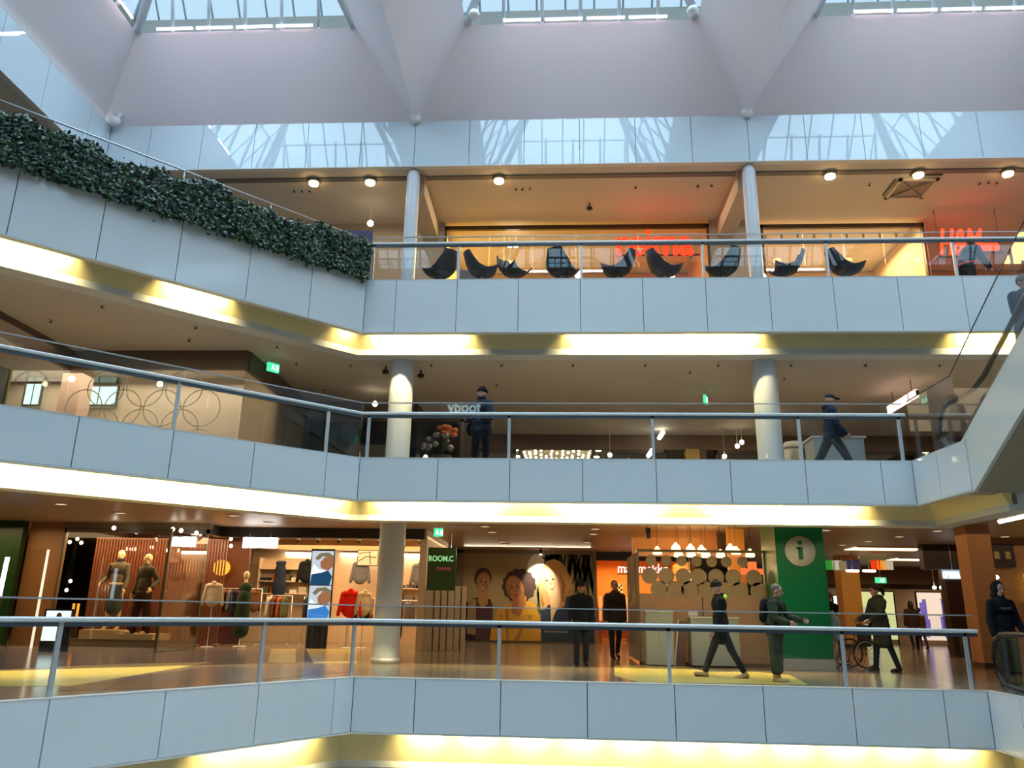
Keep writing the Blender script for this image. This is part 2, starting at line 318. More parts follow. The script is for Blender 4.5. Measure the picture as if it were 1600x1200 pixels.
# ---- coffered roof and skylights
def coffer(x0,x1,y1,y0,idx):
    z0=13.2; z1=14.95; s=1.38; cx0,cx1,cy0,cy1=x0+s,x1-s,y0+s,y1-s
    A=[(x0,y0,z0),(x1,y0,z0),(x1,y1,z0),(x0,y1,z0)]; B=[(cx0,cy0,z1),(cx1,cy0,z1),(cx1,cy1,z1),(cx0,cy1,z1)]
    t=.12; A2=[(a,b,c+t*1.6) for a,b,c in A]; B2=[(cx0-t,cy0-t,z1),(cx1+t,cy0-t,z1),(cx1+t,cy1+t,z1),(cx0-t,cy1+t,z1)]
    b=MB(); vs=A+B+A2+B2; fs=[]
    for i in range(4):
        j=(i+1)%4; fs+=[(i,j,4+j,4+i),(8+i,12+i,12+j,8+j),(4+i,4+j,12+j,12+i)]
    b.add(vs,fs); struct(b.build('ceiling',COFFER),None)
    # kerb ring and glass lantern
    k=.10; b=MB(); z2=15.62
    o=.42
    for (a,c,d,e) in [(cx0-o,cx0-o+.1,cy0-o,cy1+o),(cx1+o-.1,cx1+o,cy0-o,cy1+o),(cx0-o,cx1+o,cy0-o,cy0-o+.1),(cx0-o,cx1+o,cy1+o-.1,cy1+o)]: b.box(a,c,d,e,z1-.0,z2)
    for (a,c,d,e) in [(cx0-o,cx0-.1,cy0-o,cy1+o),(cx1+.1,cx1+o,cy0-o,cy1+o),(cx0-o,cx1+o,cy0-o,cy0-.1),(cx0-o,cx1+o,cy1+.1,cy1+o)]: b.box(a,c,d,e,z1-.03,z1+.01)
    w=b.build('window_%d'%idx,mat('kerb_paint',(.20,.19,.16),.6)); struct(w)
    zt=18.0; q=2.0
    gB=[(cx0-o,cy0-o,z2),(cx1+o,cy0-o,z2),(cx1+o,cy1+o,z2),(cx0-o,cy1+o,z2)]; gT=[(cx0-o+q,cy0-o+q,zt),(cx1+o-q,cy0-o+q,zt),(cx1+o-q,cy1+o-q,zt),(cx0-o+q,cy1+o-q,zt)]
    g=MB(); g.add(gB+gT,[(0,1,5,4),(1,2,6,5),(2,3,7,6),(3,0,4,7),(4,5,6,7)])
    go=g.build('glazing',glassmat('skylight_glass',(.84,.93,.97),1.45),w)
    m=MB(); V=Vector
    for i in range(4):
        j=(i+1)%4; m.tube([gB[i],gT[i]],.07,8); m.tube([gB[i],gB[j]],.05,6); m.tube([gT[i],gT[j]],.06,8)
        e=V(gB[j])-V(gB[i]); Ln=e.length; e.normalize(); inw=V((-e.y,e.x,0)); nb=9
        for k in range(1,nb):
            d_=Ln*k/nb; f=min(1,d_/q,(Ln-d_)/q); p=V(gB[i])+e*d_; m.tube([p,p+inw*q*f+V((0,0,(zt-z2)*f))],.028,4)
        for h in (.5,): m.tube([V(gB[i]).lerp(V(gT[i]),h),V(gB[j]).lerp(V(gT[j]),h)],.03,4)
    for t in (.25,.5,.75):
        m.tube([V(gT[0]).lerp(V(gT[1]),t),V(gT[3]).lerp(V(gT[2]),t)],.03,5); m.tube([V(gT[0]).lerp(V(gT[3]),t),V(gT[1]).lerp(V(gT[2]),t)],.03,5)
    m.build('mullion',mat('skylight_mullion',(.30,.38,.44),.4),w)
    # white tubular struts inside the opening
    n=6
    for side in range(4):
        a=V(B[side]); c=V(B[(side+1)%4]); aT=V((gT[side][0],gT[side][1],16.9)); cT=V((gT[(side+1)%4][0],gT[(side+1)%4][1],16.9))
        for k in range(1,n):
            t=k/n; p=a.lerp(c,t); ed=(c-a).normalized(); q_=p+V((-ed.y,ed.x,0))*.55+V((0,0,2.0))-ed*.0
            MB().tube([p+V((0,0,.03)),q_],.045,8).build('strut',WHITEP,w)
        mid=V(((cx0+cx1)/2,(cy0+cy1)/2,0))
        MB().tube([a+V((0,0,.0)),V(gT[side])],.11,8).build('strut',WHITEP,w)
    return w
XR=[-11.95,-3.6,4.8,13.2,21.6]; YR=[17.3,8.9,.5,-7.9,-16.3]; n=1
for i in range(4):
    for j in range(4): coffer(XR[i],XR[i+1],YR[j],YR[j+1],n); n+=1
# roof lamps
PINKL=emat('pinkish_lamp',(1,.74,.80),9)
lampgrp='linear lamps on the skylight kerbs'
first=None
names=['above the left coffer','above the middle coffer','above the right coffer']
pos=['leftmost','second from the left','third from the left','rightmost']
for ci,(cx,sh) in enumerate([(-7.775,-.0),(.6,0.35),(9.0,.35)]):
    for k in range(4):
        lb='%s of the four pinkish white linear lamps %s'%(pos[k],names[ci])
        L_=(cx-1.78+k*1.02+sh,15.86,14.985)
        if first is None:
            first=thing('linear_lamp',lb,'lamp',L_,group=lampgrp)
            MB().box(-.45,.45,-.02,.02,-.0,.025).build('lamp_tube',PINKL,first); b=MB(); b.box(-.46,.46,-.035,.035,.027,.05); b.box(-.47,-.455,-.035,.035,-.02,.05); b.box(.455,.47,-.035,.035,-.02,.05); b.build('housing',WHITE,first); proto(first)
        else: dup(first,L_,label=lb)
for (L_,lb) in [((-10.45,13.6,15.0),'upper linear lamp on the left kerb of the left skylight'),((-10.45,15.0,15.0),'lower linear lamp on the left kerb of the left skylight')]: dup(first,L_,rz=math.pi/2,label=lb)
for ci,cx in enumerate((-7.775,.6,9.0)):  # near kerb lamps and their light are added, unseen, to brighten the coffers
    for k in range(4): dup(first,(cx-1.5+k*1.0,10.34,14.985),label='added linear lamp on the unseen near kerb of the %s skylight'%('left','middle','right')[ci],group='added linear lamps on the unseen near kerbs, %s skylight'%('left','middle','right')[ci])
    v=Vector((0,16.6-10.4,13.7-14.9)); area('kerb_lamp_and_fill',(cx,10.45,14.9),4.2,.08,14,(1,.80,.88),rot=v.to_track_quat('-Z','Y').to_euler(),spread=100)
    v=Vector((0,-.25,-1)); area('kerb_lamp_and_fill',(cx,15.8,14.9),4.2,.06,6,(1,.78,.86),rot=v.to_track_quat('-Z','Y').to_euler(),spread=170)
fl=None
for (L_,lb) in [((-2.0,15.75,15.0),'small white floodlight at the left corner of the middle skylight'),((3.3,15.8,15.0),'small white floodlight at the right corner of the middle skylight')]:
    if fl is None:
        fl=thing('floodlight',lb,'lamp',L_,group='floodlights on the skylight corners'); MB().lathe([(.0,.02),(.12,.02),(.15,.1),(.10,.2),(0,.2)],16).build('lamp_head',WHITE,fl); MB().box(-.04,.04,-.04,.04,-.03,.03).build('bracket',WHITE,fl); proto(fl)
    else: dup(fl,L_,label=lb)
# columns
def column(name,x,y,r,z0,z1,label,top=False):
    t=thing(name,label,'column',(x,y,z0),group='round white columns of the galleries')
    h=z1-z0
    MB().lathe([(r,0),(r,h-(.25 if top else 0))]+([(r*.8,h-.1),(r*.45,h)] if top else []),32).build('shaft',WHITEP,t)
    MB().lathe([(r+.0,0),(r+.02,0),(r+.02,.1),(r,.1)],32).build('base_ring',STEEL,t); return t
column('column',-3.62,17.49,.285,0,3.32,'white round column in the clothes shop front on the lowest gallery')
column('column',-3.62,17.49,.275,3.7,6.77,'white round column left of the standing man on the middle gallery')
column('column',4.8,17.49,.275,3.7,6.77,'white round column near the walking man in the cap')
column('column',-3.62,17.5,.165,8.1,11.93,'slim white column at the left of the top gallery',True)
column('column',4.8,17.5,.165,8.1,11.93,'slim white column right of the red shop letters on the top gallery',True)
kn=None
for x,lb in [(-3.6,'white steel joint under the left roof ridge'),(4.8,'white steel joint under the right roof ridge'),(-11.5,'white steel joint in the roof corner at the left')]:
    if kn is None:
        kn=thing('roof_joint',lb,'bracket',(x,17.22,13.2),group='white roof joints'); b=MB(); b.ball((0,0,.02),.15,.1,.14); b.build('ball_joint',WHITE,kn)
        b=MB(); b.tube([(-.02,0,.02),(-.14,-.02,.24)],.05,8); b.tube([(.02,0,.02),(.14,-.02,.24)],.05,8); b.build('fork',WHITE,kn); proto(kn)
    else: dup(kn,(x,17.22 if x>-11 else 17.1,13.2),label=lb)
# beams under top ceiling
for k,x in enumerate((-3.6,4.8)):
    b=MB(); b.box(x-.22,x+.22,17.75,20.5,11.35,11.94); struct(b.build('trim_%d'%(10+k),WALLT))
b=MB(); b.box(-11,17,17.84,18.02,11.90,11.925); struct(b.build('trim_12',mat('groove_grey',(.16,.15,.14),.6)))
# ---------------------------------------------------------------- balustrades
def rail(name,path,z0,zr,zg,posts,label,inn=.08,glass_gap=1.4):
    t=thing(name,label,'railing',(path[1][0],path[1][1],z0)); O=Vector(t.location)
    L_=lambda p,z:(p.x-O.x,p.y-O.y,z-O.z)
    pin=offset_path(path,inn); 
    b=MB(); sweep(b,[(p.x-O.x,p.y-O.y) for p in pin],[(-.035,zr-.062-O.z),(-.05,zr-.045-O.z),(-.05,zr-.018-O.z),(-.03,zr-O.z),(.03,zr-O.z),(.05,zr-.018-O.z),(.05,zr-.045-O.z),(.035,zr-.062-O.z)]); b.build('handrail',RAILM,t)
    b=MB(); sweep(b,[(p.x-O.x,p.y-O.y) for p in pin],[(-.02,zr-.115-O.z),(-.02,zr-.062-O.z),(.02,zr-.062-O.z),(.02,zr-.115-O.z)]); b.build('lower_rail',DSTEEL,t)
    pg=offset_path(path,inn+.06)
    b=MB(); sweep(b,[(p.x-O.x,p.y-O.y) for p in pg],[(-.012,zg-.02-O.z),(-.012,zg-O.z),(.012,zg-O.z),(.012,zg-.02-O.z)]); b.build('glass_edge',mat('glass_edge_profile',(.45,.47,.47),.3,metal=.3),t)
    for i in range(len(pg)-1):
        p,q=pg[i],pg[i+1]; Ln=(q-p).length; k=max(1,round(Ln/2.8)); 
        for a in range(k):
            A=p.lerp(q,a/k+.004/Ln*2); B=p.lerp(q,(a+1)/k-.004/Ln*2)
            m=MB(); m.obox((A.x-O.x,A.y-O.y),(B.x-O.x,B.y-O.y),.012,.0,zg-.02-O.z); m.build('glass_pane',GLASS,t)
    for seg,s in posts:
        p,q=pin[seg],pin[seg+1]; d=(q-p).normalized(); c=p+d*s if s>=0 else q+d*s; n_=Vector((-d.y,d.x))
        m=MB(); A=c-d*.028; B=c+d*.028; m.prism([tuple(v-Vector(O[:2])) for v in (A-n_*.02,B-n_*.02,B+n_*.02,A+n_*.02)],0,zr-.05-O.z); m.build('post',STEEL,t)
    return t
rail('balustrade',E1[:3],0.0,.935,1.16,[(0,-.04),(0,-1.83),(0,-4.77),(0,-7.6),(1,2.42),(1,5.21),(1,8.01),(1,9.96)],'steel and glass balustrade along the lowest gallery')
rail('balustrade',E2[:3],3.93,4.87,5.09,[(0,-.73),(0,-3.54),(0,-6.3),(0,-9),(1,.14),(1,2.94),(1,5.74),(1,8.54),(1,10.43)],'steel and glass balustrade along the middle gallery')
rail('balustrade',[(-4.3,16.4),(5,16.4),(17,16.4)],8.365,9.34,9.52,[(0,.05),(0,2.06),(0,4.88),(0,7.65),(1,1.11),(1,3.9),(1,6.7),(1,9.5)],'steel and glass balustrade along the top gallery')
def P2(x,y,Y):
    d=Vector(((x-800)/FPX,(y-600)/FPX,1)); r=Vector((sum(MR[k][0]*d[k] for k in range(3)),sum(MR[k][1]*d[k] for k in range(3)),sum(MR[k][2]*d[k] for k in range(3)))); return CAMP+r*(Y/r.y)
# ================================================================ TOP GALLERY
def remesh(o,vox=.012,smooth=4,flat=False):
    m=o.modifiers.new('remesh','REMESH'); m.mode='VOXEL'; m.voxel_size=vox; m.use_smooth_shade=not flat
    if smooth: s=o.modifiers.new('smooth','SMOOTH'); s.iterations=smooth; s.factor=.5
    return o
YELW=mat('yellow_shop_wall',(.62,.46,.14),.6); ORW=mat('orange_shop_wall',(.70,.34,.10),.6); CRW=mat('cream_shop_wall',(.66,.52,.30),.6)
FRAMED=mat('dark_bronze_frame',(.07,.05,.035),.4,metal=.4); WOOD=mat('warm_wood',(.30,.13,.045),.45,noise=.4,nscale=6)
# shop walls and fronts
b=MB(); b.box(-26,-4.4,20.4,20.6,8.1,11.93); struct(b.build('wall_back',WALLT))
b=MB(); b.box(-4.4,-3.2,20.4,20.6,8.1,11.93); b.box(4.35,5.75,20.4,20.6,8.1,11.93); struct(b.build('wall_back',mat('grey_pier',(.50,.46,.40),.6)))
b=MB(); b.cur=0; b.box(-3.2,1.6,24,24.2,8.1,11.9); b.cur=1; b.box(1.6,4.4,24,24.2,8.1,11.9); b.box(4.35,4.45,20.6,24,8.1,11.9); b.cur=0; b.box(-3.3,-3.2,20.6,24,8.1,11.9); struct(b.build('wall_back',[YELW,ORW]))
b=MB(); b.box(5.7,10.4,24,24.2,8.1,11.9); b.box(10.3,10.45,20.6,24,8.1,11.9); struct(b.build('wall_back',CRW))
b=MB(); b.box(10.45,17.5,24,24.2,8.1,11.9); struct(b.build('wall_back',ORW))
def shopfront(name,x0,x1,y,z0,z1,n,label,frame=FRAMED,glass=SHOPGLASS,head=.12,door=None):
    t=thing(name,label,'shop front',(x0,y,z0)); W=x1-x0; H=z1-z0
    b=MB(); b.box(0,W,-.05,.05,H-head,H); b.box(0,W,-.05,.05,0,.08); b.box(0,.06,-.05,.05,0,H); b.box(W-.06,W,-.05,.05,0,H); b.build('frame',frame,t)
    for i in range(n):
        a=.06+(W-.12)*i/n; c=.06+(W-.12)*(i+1)/n
        MB().box(a+.008,c-.008,-.008,.008,.08,H-head).build('glass_pane',glass,t)
    return t
shopfront('storefront',-3.2,4.35,20.4,8.12,11.8,6,'glass shop front behind the red letters on the top gallery')
shopfront('storefront',5.8,10.3,20.4,8.12,11.75,4,'glass shop front with a row of spotlights on the top gallery')
RED=emat('red_neon',(1,.018,.004),3.6); REDO=emat('red_orange_neon',(1,.03,.008),4.2)
t=thing('shop_sign','red glowing rounded letters of the middle shop sign on the top gallery','sign',(1.66,20.1,10.72))
text('letters','reima',1.16,RED,(0,0,0),parent=t,bold=.018,wide=.82); MB().box(0,2.35,.03,.06,-.02,.03).build('mounting_rail',FRAMED,t); MB().box(.1,.13,.06,.22,-.02,.03).build('bracket',FRAMED,t); MB().box(2.1,2.13,.06,.22,-.02,.03).build('bracket',FRAMED,t)
t=thing('shop_sign','tall slanted red neon letters at the right end of the top gallery','sign',(10.36,19.9,10.58))
o=text('letters','H&M',1.05,REDO,(0,0,0),parent=t,bold=.022,wide=.50); 
for v in o.data.vertices: v.co.x+=v.co.y*.35
MB().box(0,.95,.03,.06,-.1,-.06).build('mounting_rail',FRAMED,t); MB().tube([(.05,.05,-.08),(.05,.05,11.93-10.58)],.01,5).build('rod',FRAMED,t)
t=thing('shop_sign','small red neon word to the right of the slanted red letters','sign',(11.38,19.9,10.70))
text('letters','ance',.34,REDO,(0,0,0),parent=t,bold=.03,wide=.9); MB().box(0,.7,.03,.06,-.1,-.06).build('mounting_rail',FRAMED,t); MB().tube([(.65,.05,-.08),(.65,.05,11.93-10.70)],.01,5).build('rod',FRAMED,t)
# ceiling soffit near red sign, end pillar
b=MB(); b.box(13.3,13.7,19.8,20.2,8.1,11.93); struct(b.build('trim_15',WALLT))
# six ring lamps in the groove
LAMPW=emat('warm_lamp',(1,.66,.25),14); LAMPWW=emat('white_lamp',(1,.86,.62),14)
gl=None
for x,lb in [(-6.35,'leftmost ceiling lamp under the top gallery edge, above the end of the hedge'),(-4.85,'second ceiling lamp from the left, left of the first slim column'),(-1.47,'ceiling lamp between the slim columns on the top gallery'),(6.94,'ceiling lamp right of the second slim column'),(9.12,'ceiling lamp above the square air vent'),(11.3,'rightmost ceiling lamp under the top gallery edge')]:
    L_=(x,17.93,11.9)
    if gl is None:
        gl=thing('ceiling_lamp',lb,'lamp',L_,group='lamps in the ceiling groove'); MB().lathe([(0,0),(.12,0),(.16,-.05),(.05,-.12),(0,-.12)],16).build('shade',mat('lamp_metal',(.5,.42,.3),.4),gl)
        MB().lathe([(0,-.125),(.06,-.125),(.13,-.06),(.12,-.13),(0,-.16)],16).build('bulb',LAMPW,gl); proto(gl)
    else: dup(gl,L_,label=lb)
t=thing('air_vent','square ceiling air vent with a cross grille on the top gallery','vent',(9.3,18.75,11.92))
b=MB(); b.box(-.5,.5,-.5,-.42,-.05,0); b.box(-.5,.5,.42,.5,-.05,0); b.box(-.5,-.42,-.5,.5,-.05,0); b.box(.42,.5,-.5,.5,-.05,0); b.build('frame',CEILT,t)
b=MB(); b.obox((-.42,-.42),(.42,.42),.04,-.05,-.01); b.obox((-.42,.42),(.42,-.42),.04,-.06,-.01); b.box(-.42,.42,-.42,.42,-.012,-.002); b.build('grille',mat('vent_grey',(.30,.25,.2),.6),t)
b=MB(); b.box(-.6,-.56,-.45,.35,-.02,0); b.box(-.3,.5,-.68,-.62,-.02,0); b.build('slot',BACK,t)
# spotlight row
tr=None
for i in range(9):
    x=6.15+i*.47; lb='%s of nine small spotlights in the right shop of the top gallery'%['first from the left','second from the left','third from the left','fourth from the left','middle one','sixth from the left','seventh from the left','eighth from the left','last'][i]
    L_=(x,21.2,11.62)
    if tr is None:
        tr=thing('spotlight',lb,'spotlight',L_,group='spotlights in the right shop'); MB().tube([(0,0,.25),(0,0,0)],.035,8).build('stem',mat('olive_metal',(.25,.22,.08),.5),tr)
        MB().tube([(0,0,.03),(-.05,-.1,-.06)],.05,12).build('lamp_head',BLACK,tr); MB().ball((-.055,-.115,-.075),.055,.04,.045).build('bulb',LAMPWW,tr); proto(tr)
    else: dup(tr,L_,label=lb)
def hang_lamp(name,lb,grp,p,ceil,shape,m,up):
    t=thing(name,lb,'lamp',p,group=grp); o=shape(MB()).build('globe',m,t); MB().tube([(0,0,up),(0,0,ceil-p[2])],.004,6).build('cord',STEEL,t); return t
GLB=emat('globe_white',(1,.85,.6),12)
for x,y,z,lb in [(-1.35,20.9,11.45,'left one of the twin round lamps in the yellow shop'),(-1.17,20.9,11.45,'right one of the twin round lamps in the yellow shop'),(-5.1,19.2,11.3,'round lamp left of the first slim column on the top gallery'),(.55,17.6,9.0,'bright globe lamp low behind the glass in the middle of the top gallery'),(5.05,17.9,9.05,'round lamp at the foot of the second slim column'),(12.5,21.6,10.15,'globe lamp at the far right of the top gallery'),(-4.3,18.2,8.97,'round lamp low beside the end of the hedge')]: hang_lamp('globe_lamp',lb,'round lamps of the top gallery',(x,y,z),8.1 if z<9.3 else 11.93,lambda b:b.ball((0,0,0),.085),GLB,.08)
t=thing('tube_lamp','short white tube lamp standing aslant behind the glass below the red letters','lamp',(3.05,19.0,9.75),group=None)
MB().tube([(-.12,0,-.42),(.08,0,.05)],.075,10).build('lamp_tube',emat('tube_white',(1,.9,.7),9),t); MB().tube([(-.13,0,-.46),(-.12,0,-.42)],.08,10).build('end_cap',STEEL,t); MB().tube([(-.13,0,-1.65),(-.13,0,-.44)],.02,6).build('stand',STEEL,t)
# interior shelves
def shelf_unit(x,y,z,w,h,n,m,label,cols,depth=.4,fill=True):
    t=thing('shelf_unit',label,'shelf',(x,y,z)); b=MB(); b.box(0,.03,0,depth,0,h); b.box(w-.03,w,0,depth,0,h); b.box(0,w,depth-.02,depth,0,h); b.build('carcass',m,t)
    for i in range(n): zz=h*(i+.0)/n+.02; MB().box(.03,w-.03,0,depth-.02,zz,zz+.03).build('shelf',m,t)
    return t
def stacks(x,y,z,w,rows,rh,cols,label,group,seed=1,dep=.3):
    rnd=random.Random(seed); P_=None; k=0
    for r in range(rows):
        xx=x+.08
        while xx<x+w-.3:
            ww=rnd.uniform(.22,.34); hh=rnd.uniform(.10,.22)
            c=cols[rnd.randrange(len(cols))]
            b=MB(); nl=max(2,int(hh/.04))
            for q in range(nl): b.box(-ww/2+rnd.uniform(0,.01),ww/2-rnd.uniform(0,.01),-dep/2,dep/2,q*hh/nl+.002,(q+1)*hh/nl-.004)
            o=b.build('folded_clothes',c,None,(xx+ww/2,y+.18,z+r*rh+.052)); tag(o,label,'clothes',group); xx+=ww+rnd.uniform(.05,.12); k+=1
CLC=[mat('cloth_navy',(.02,.03,.06),.8),mat('cloth_grey',(.12,.12,.13),.8),mat('cloth_cream',(.5,.42,.3),.8),mat('cloth_rust',(.35,.08,.02),.8),mat('cloth_black',(.01,.01,.012),.8),mat('cloth_white',(.65,.6,.55),.8),mat('cloth_olive',(.10,.10,.05),.8)]
shelf_unit(2.2,22.5,8.12,2.0,1.9,4,ORW,'orange shelf unit under the red letters on the top gallery',None)
stacks(2.2,22.5,8.12,2.0,4,1.9/4,CLC,'folded clothes on the orange shelf unit on the top gallery','clothes on the orange top gallery shelves',3)
shelf_unit(6.2,23.2,8.12,3.9,1.8,3,CRW,'long cream shelf unit in the right shop of the top gallery',None)
t=thing('light_box','pale green glowing display counter at the right of the top gallery','counter',(7.5,19.4,8.12)); MB().box(0,1.35,0,.5,.85,1.32).build('lit_panel',emat('pale_green_panel',(.72,.9,.55),.9),t); b=MB(); b.box(-.05,1.4,-.05,.55,0,.85); b.box(1.35,1.5,-.05,.55,.85,1.38); b.build('body',BEIGE,t)
# lounge chairs
CHM=mat('dark_shell',(.018,.018,.028),.5)
def chair_proto(lb):
    t=thing('lounge_chair',lb,'chair',(0,0,0),group='lounge chairs behind the top balustrade')
    vs=[];fs=[];N=14;K=10
    for i in range(N+1):
        u=-1+2*i/N
        for k in range(K+1):
            s=k/K
            if s<.45: q=s/.45; y=-.30+.50*q; z=.66-.07*math.sin(q*math.pi)
            else: q=(s-.45)/.55; y=.20+.26*q; z=.66+.50*q-.09*math.sin(q*math.pi)
            wdt=(.34-.05*abs(s-.45)) if s<.8 else .30-.5*(s-.8)
            vs.append((u*wdt, y-.10*abs(u)**3*(1 if s>.3 else .2), z+.16*abs(u)**3*(1-s*.9)))
    for i in range(N):
        for k in range(K): a=i*(K+1)+k; fs.append((a,a+1,a+K+2,a+K+1))
    b=MB(); b.smooth=True; b.add(vs,fs); o=b.build('shell',CHM,t); m=o.modifiers.new('s','SOLIDIFY'); m.thickness=.035
    b=MB(); b.ball((0,-.03,.67),.26,.27,.06); b.build('seat_cushion',mat('dark_cushion',(.06,.06,.08),.9),t)
    MB().tube([(0,0,0.03),(0,0,.60)],.03,10).build('pedestal',STEEL,t)
    b=MB()
    for a in range(4): an=a*math.pi/2+.4; b.tube([(0,0,.05),(.3*math.cos(an),.3*math.sin(an),.02)],.018,6)
    b.build('swivel_base',STEEL,t); return proto(t)
chs=[(-2.75,17.0,-2.2,'dark lounge chair nearest the hedge on the top gallery'),(-1.75,17.0,1.9,'dark high lounge chair left of the blue striped reflection'),(-1.0,17.0,.9,'dark lounge chair just right of the second glass post'),(.15,17.0,2.6,'dark lounge chair in the middle of the top gallery'),(1.45,17.0,-1.9,'dark lounge chair left of the red letters'),(2.55,17.0,1.9,'dark lounge chair below the red letters'),(3.9,17.0,-2.3,'dark lounge chair left of the second slim column'),(5.35,17.0,-1.6,'dark lounge chair just right of the second slim column'),(6.72,17.0,1.7,'dark lounge chair farthest right on the top gallery')]
cp=chair_proto(chs[0][3]); cp.location=(chs[0][0],chs[0][1],8.1); cp.rotation_euler.z=chs[0][2]
for x,y,r,lb in chs[1:]: dup(cp,(x,y,8.1),rz=r,label=lb)
tb=None
for x,y,lb in [(-2.3,19.2,'low dark table beside the chair nearest the hedge'),(.8,18.8,'low dark table between the middle chairs'),(2.0,18.9,'low dark table below the red letters'),(6.0,18.9,'low dark table between the two right chairs')]:
    if tb is None:
        tb=thing('coffee_table',lb,'table',(x,y,8.1),group='tables behind the top balustrade'); MB().lathe([(0,.68),(.34,.68),(.34,.72),(0,.72)],24).build('tabletop',mat('dark_table',(.05,.035,.03),.3),tb); MB().tube([(0,0,.02),(0,0,.68)],.03,10).build('leg',STEEL,tb); MB().lathe([(0,0),(.22,0),(.2,.02),(0,.02)],20).build('base',STEEL,tb); proto(tb)
    else: dup(tb,(x,y,8.1),label=lb)
t=thing('armchair','brown high backed armchair left of the second glass post on the top gallery','chair',(-2.05,18.1,8.1),rz=.3); AM=mat('brown_leather',(.11,.07,.045),.5)
b=MB(); b.box(-.36,.36,-.3,.3,.3,.48); remesh(b.build('seat',AM,t),.03,3); b=MB(); b.box(-.38,.38,.2,.42,.3,1.35); remesh(b.build('backrest',AM,t),.03,4)
for s in (-1,1): b=MB(); b.box(s*.42-.07,s*.42+.07,-.3,.35,.25,.68); remesh(b.build('armrest',AM,t),.025,3)
for sx in (-1,1):
    for sy in (-1,1): MB().tube([(sx*.33,sy*.28,0),(sx*.33,sy*.28,.3)],.025,8).build('leg',FRAMED,t)
t=thing('notice_board','navy board standing at the end of the hedge','board',(-4.72,17.0,8.1)); b=MB(); b.box(-.36,.30,-.04,.04,.6,1.82); b.build('panel',mat('navy_board',(.035,.035,.09),.5),t); b=MB(); b.box(-.3,-.25,-.03,.03,0,.6); b.box(.2,.25,-.03,.03,0,.6); b.build('stand',STEEL,t)
# ---------------------------------------------------------------- hedge
P0=Vector((-4.35,16.4)); dh=Vector((-5.2,-5.04)).normalized(); nh=Vector((dh.y,-dh.x))   # nh points inward (away from the atrium)
if nh.dot(Vector((-1,1)))<0: nh=-nh
t=thing('hedge','long dark green ivy hedge on the left edge of the top gallery','hedge',(P0.x,P0.y,8.1))
rnd=np.random.RandomState(3); vs=[];fs=[];mi=[]
N=26000
s_=rnd.uniform(.02,9.4,N); lump=.12*np.sin(s_*2.1)+.08*np.sin(s_*5.3+1)+.05*np.sin(s_*11)
a_=rnd.uniform(0,1,N)
for i in range(N):
    s=s_[i]; top=1.10+lump[i]*.7; an=a_[i]*1.9-.30   # cross-section angle
    R=.86+.14*math.sin(s*7+an*3)+rnd.uniform(-.06,.05)
    # front face hangs over the panel, top rounded
    if a_[i]<.62: o=-.10-.05*R+rnd.uniform(-.05,.07)+.03*math.sin(s*6); z=.22+ (top-.25)*(a_[i]/.62)+rnd.uniform(-.05,.05); nrm=(-1,.15)
    else: q=(a_[i]-.62)/.38; o=-.08+.62*q; z=top-.12+.12*math.sin(math.pi*min(1,q+.35))+rnd.uniform(-.07,.05); nrm=(-.3,1)
    if rnd.rand()<.02: z+=rnd.uniform(0,.16)
    if rnd.rand()<.012 and a_[i]<.3: z-=rnd.uniform(0,.22)
    p=dh*s+nh*o; c=Vector((p.x,p.y,z)); sz=rnd.uniform(.028,.055)
    n=Vector((nh.x*nrm[0],nh.y*nrm[0],nrm[1]))+Vector(rnd.uniform(-.7,.7,3)); n.normalize(); u=n.orthogonal().normalized(); u=Matrix.Rotation(rnd.uniform(0,6.28),3,n)@u; v=n.cross(u)
    k=len(vs); vs+= [c-u*sz*1.3, c-v*sz*.7+n*.006, c+u*sz*.5-v*sz*.6, c+u*sz*1.4-n*.01, c+u*sz*.5+v*sz*.6, c+v*sz*.7+n*.006]
    fs.append((k,k+1,k+2,k+3,k+4,k+5)); mi.append(0 if rnd.rand()<.72 else (1 if rnd.rand()<.75 else 2))
me=bpy.data.meshes.new('foliage'); me.from_pydata([tuple(v) for v in vs],[],fs)
for m in (mat('ivy_dark',(.018,.045,.026),.35,spec=.6),mat('ivy_mid',(.035,.085,.035),.35,spec=.6),mat('ivy_light',(.09,.20,.04),.4)): me.materials.append(m)
me.polygons.foreach_set('material_index',mi); o=bpy.data.objects.new('foliage',me); COL.objects.link(o); o.parent=t
b=MB(); a=P0*0+nh*.02; L9=dh*9.4
b.prism([tuple(nh*.03),tuple(nh*.03+L9),tuple(nh*.50+L9),tuple(nh*.50)],.0,1.05); b.build('planter_core',mat('ivy_core',(.008,.015,.008),.9),t)
b=MB(); b.prism([tuple(nh*.50),tuple(nh*.50+L9),tuple(nh*.54+L9),tuple(nh*.54)],.0,1.27); b.build('planter_rim',STEEL,t)
t=thing('handrail','thin grey handrail running behind the hedge','railing',(P0.x,P0.y,8.1)); b=MB(); q=nh*.58
b.tube([(q.x,q.y,1.58),((q+L9).x,(q+L9).y,1.79)],.02,8); b.build('rail_tube',STEEL,t)
for s in (0.3,2.2,4.1,6.0,7.9): c=q+dh*s; MB().tube([(c.x,c.y,0),(c.x,c.y,1.58+.21*s/9.4)],.015,6).build('post',STEEL,t)
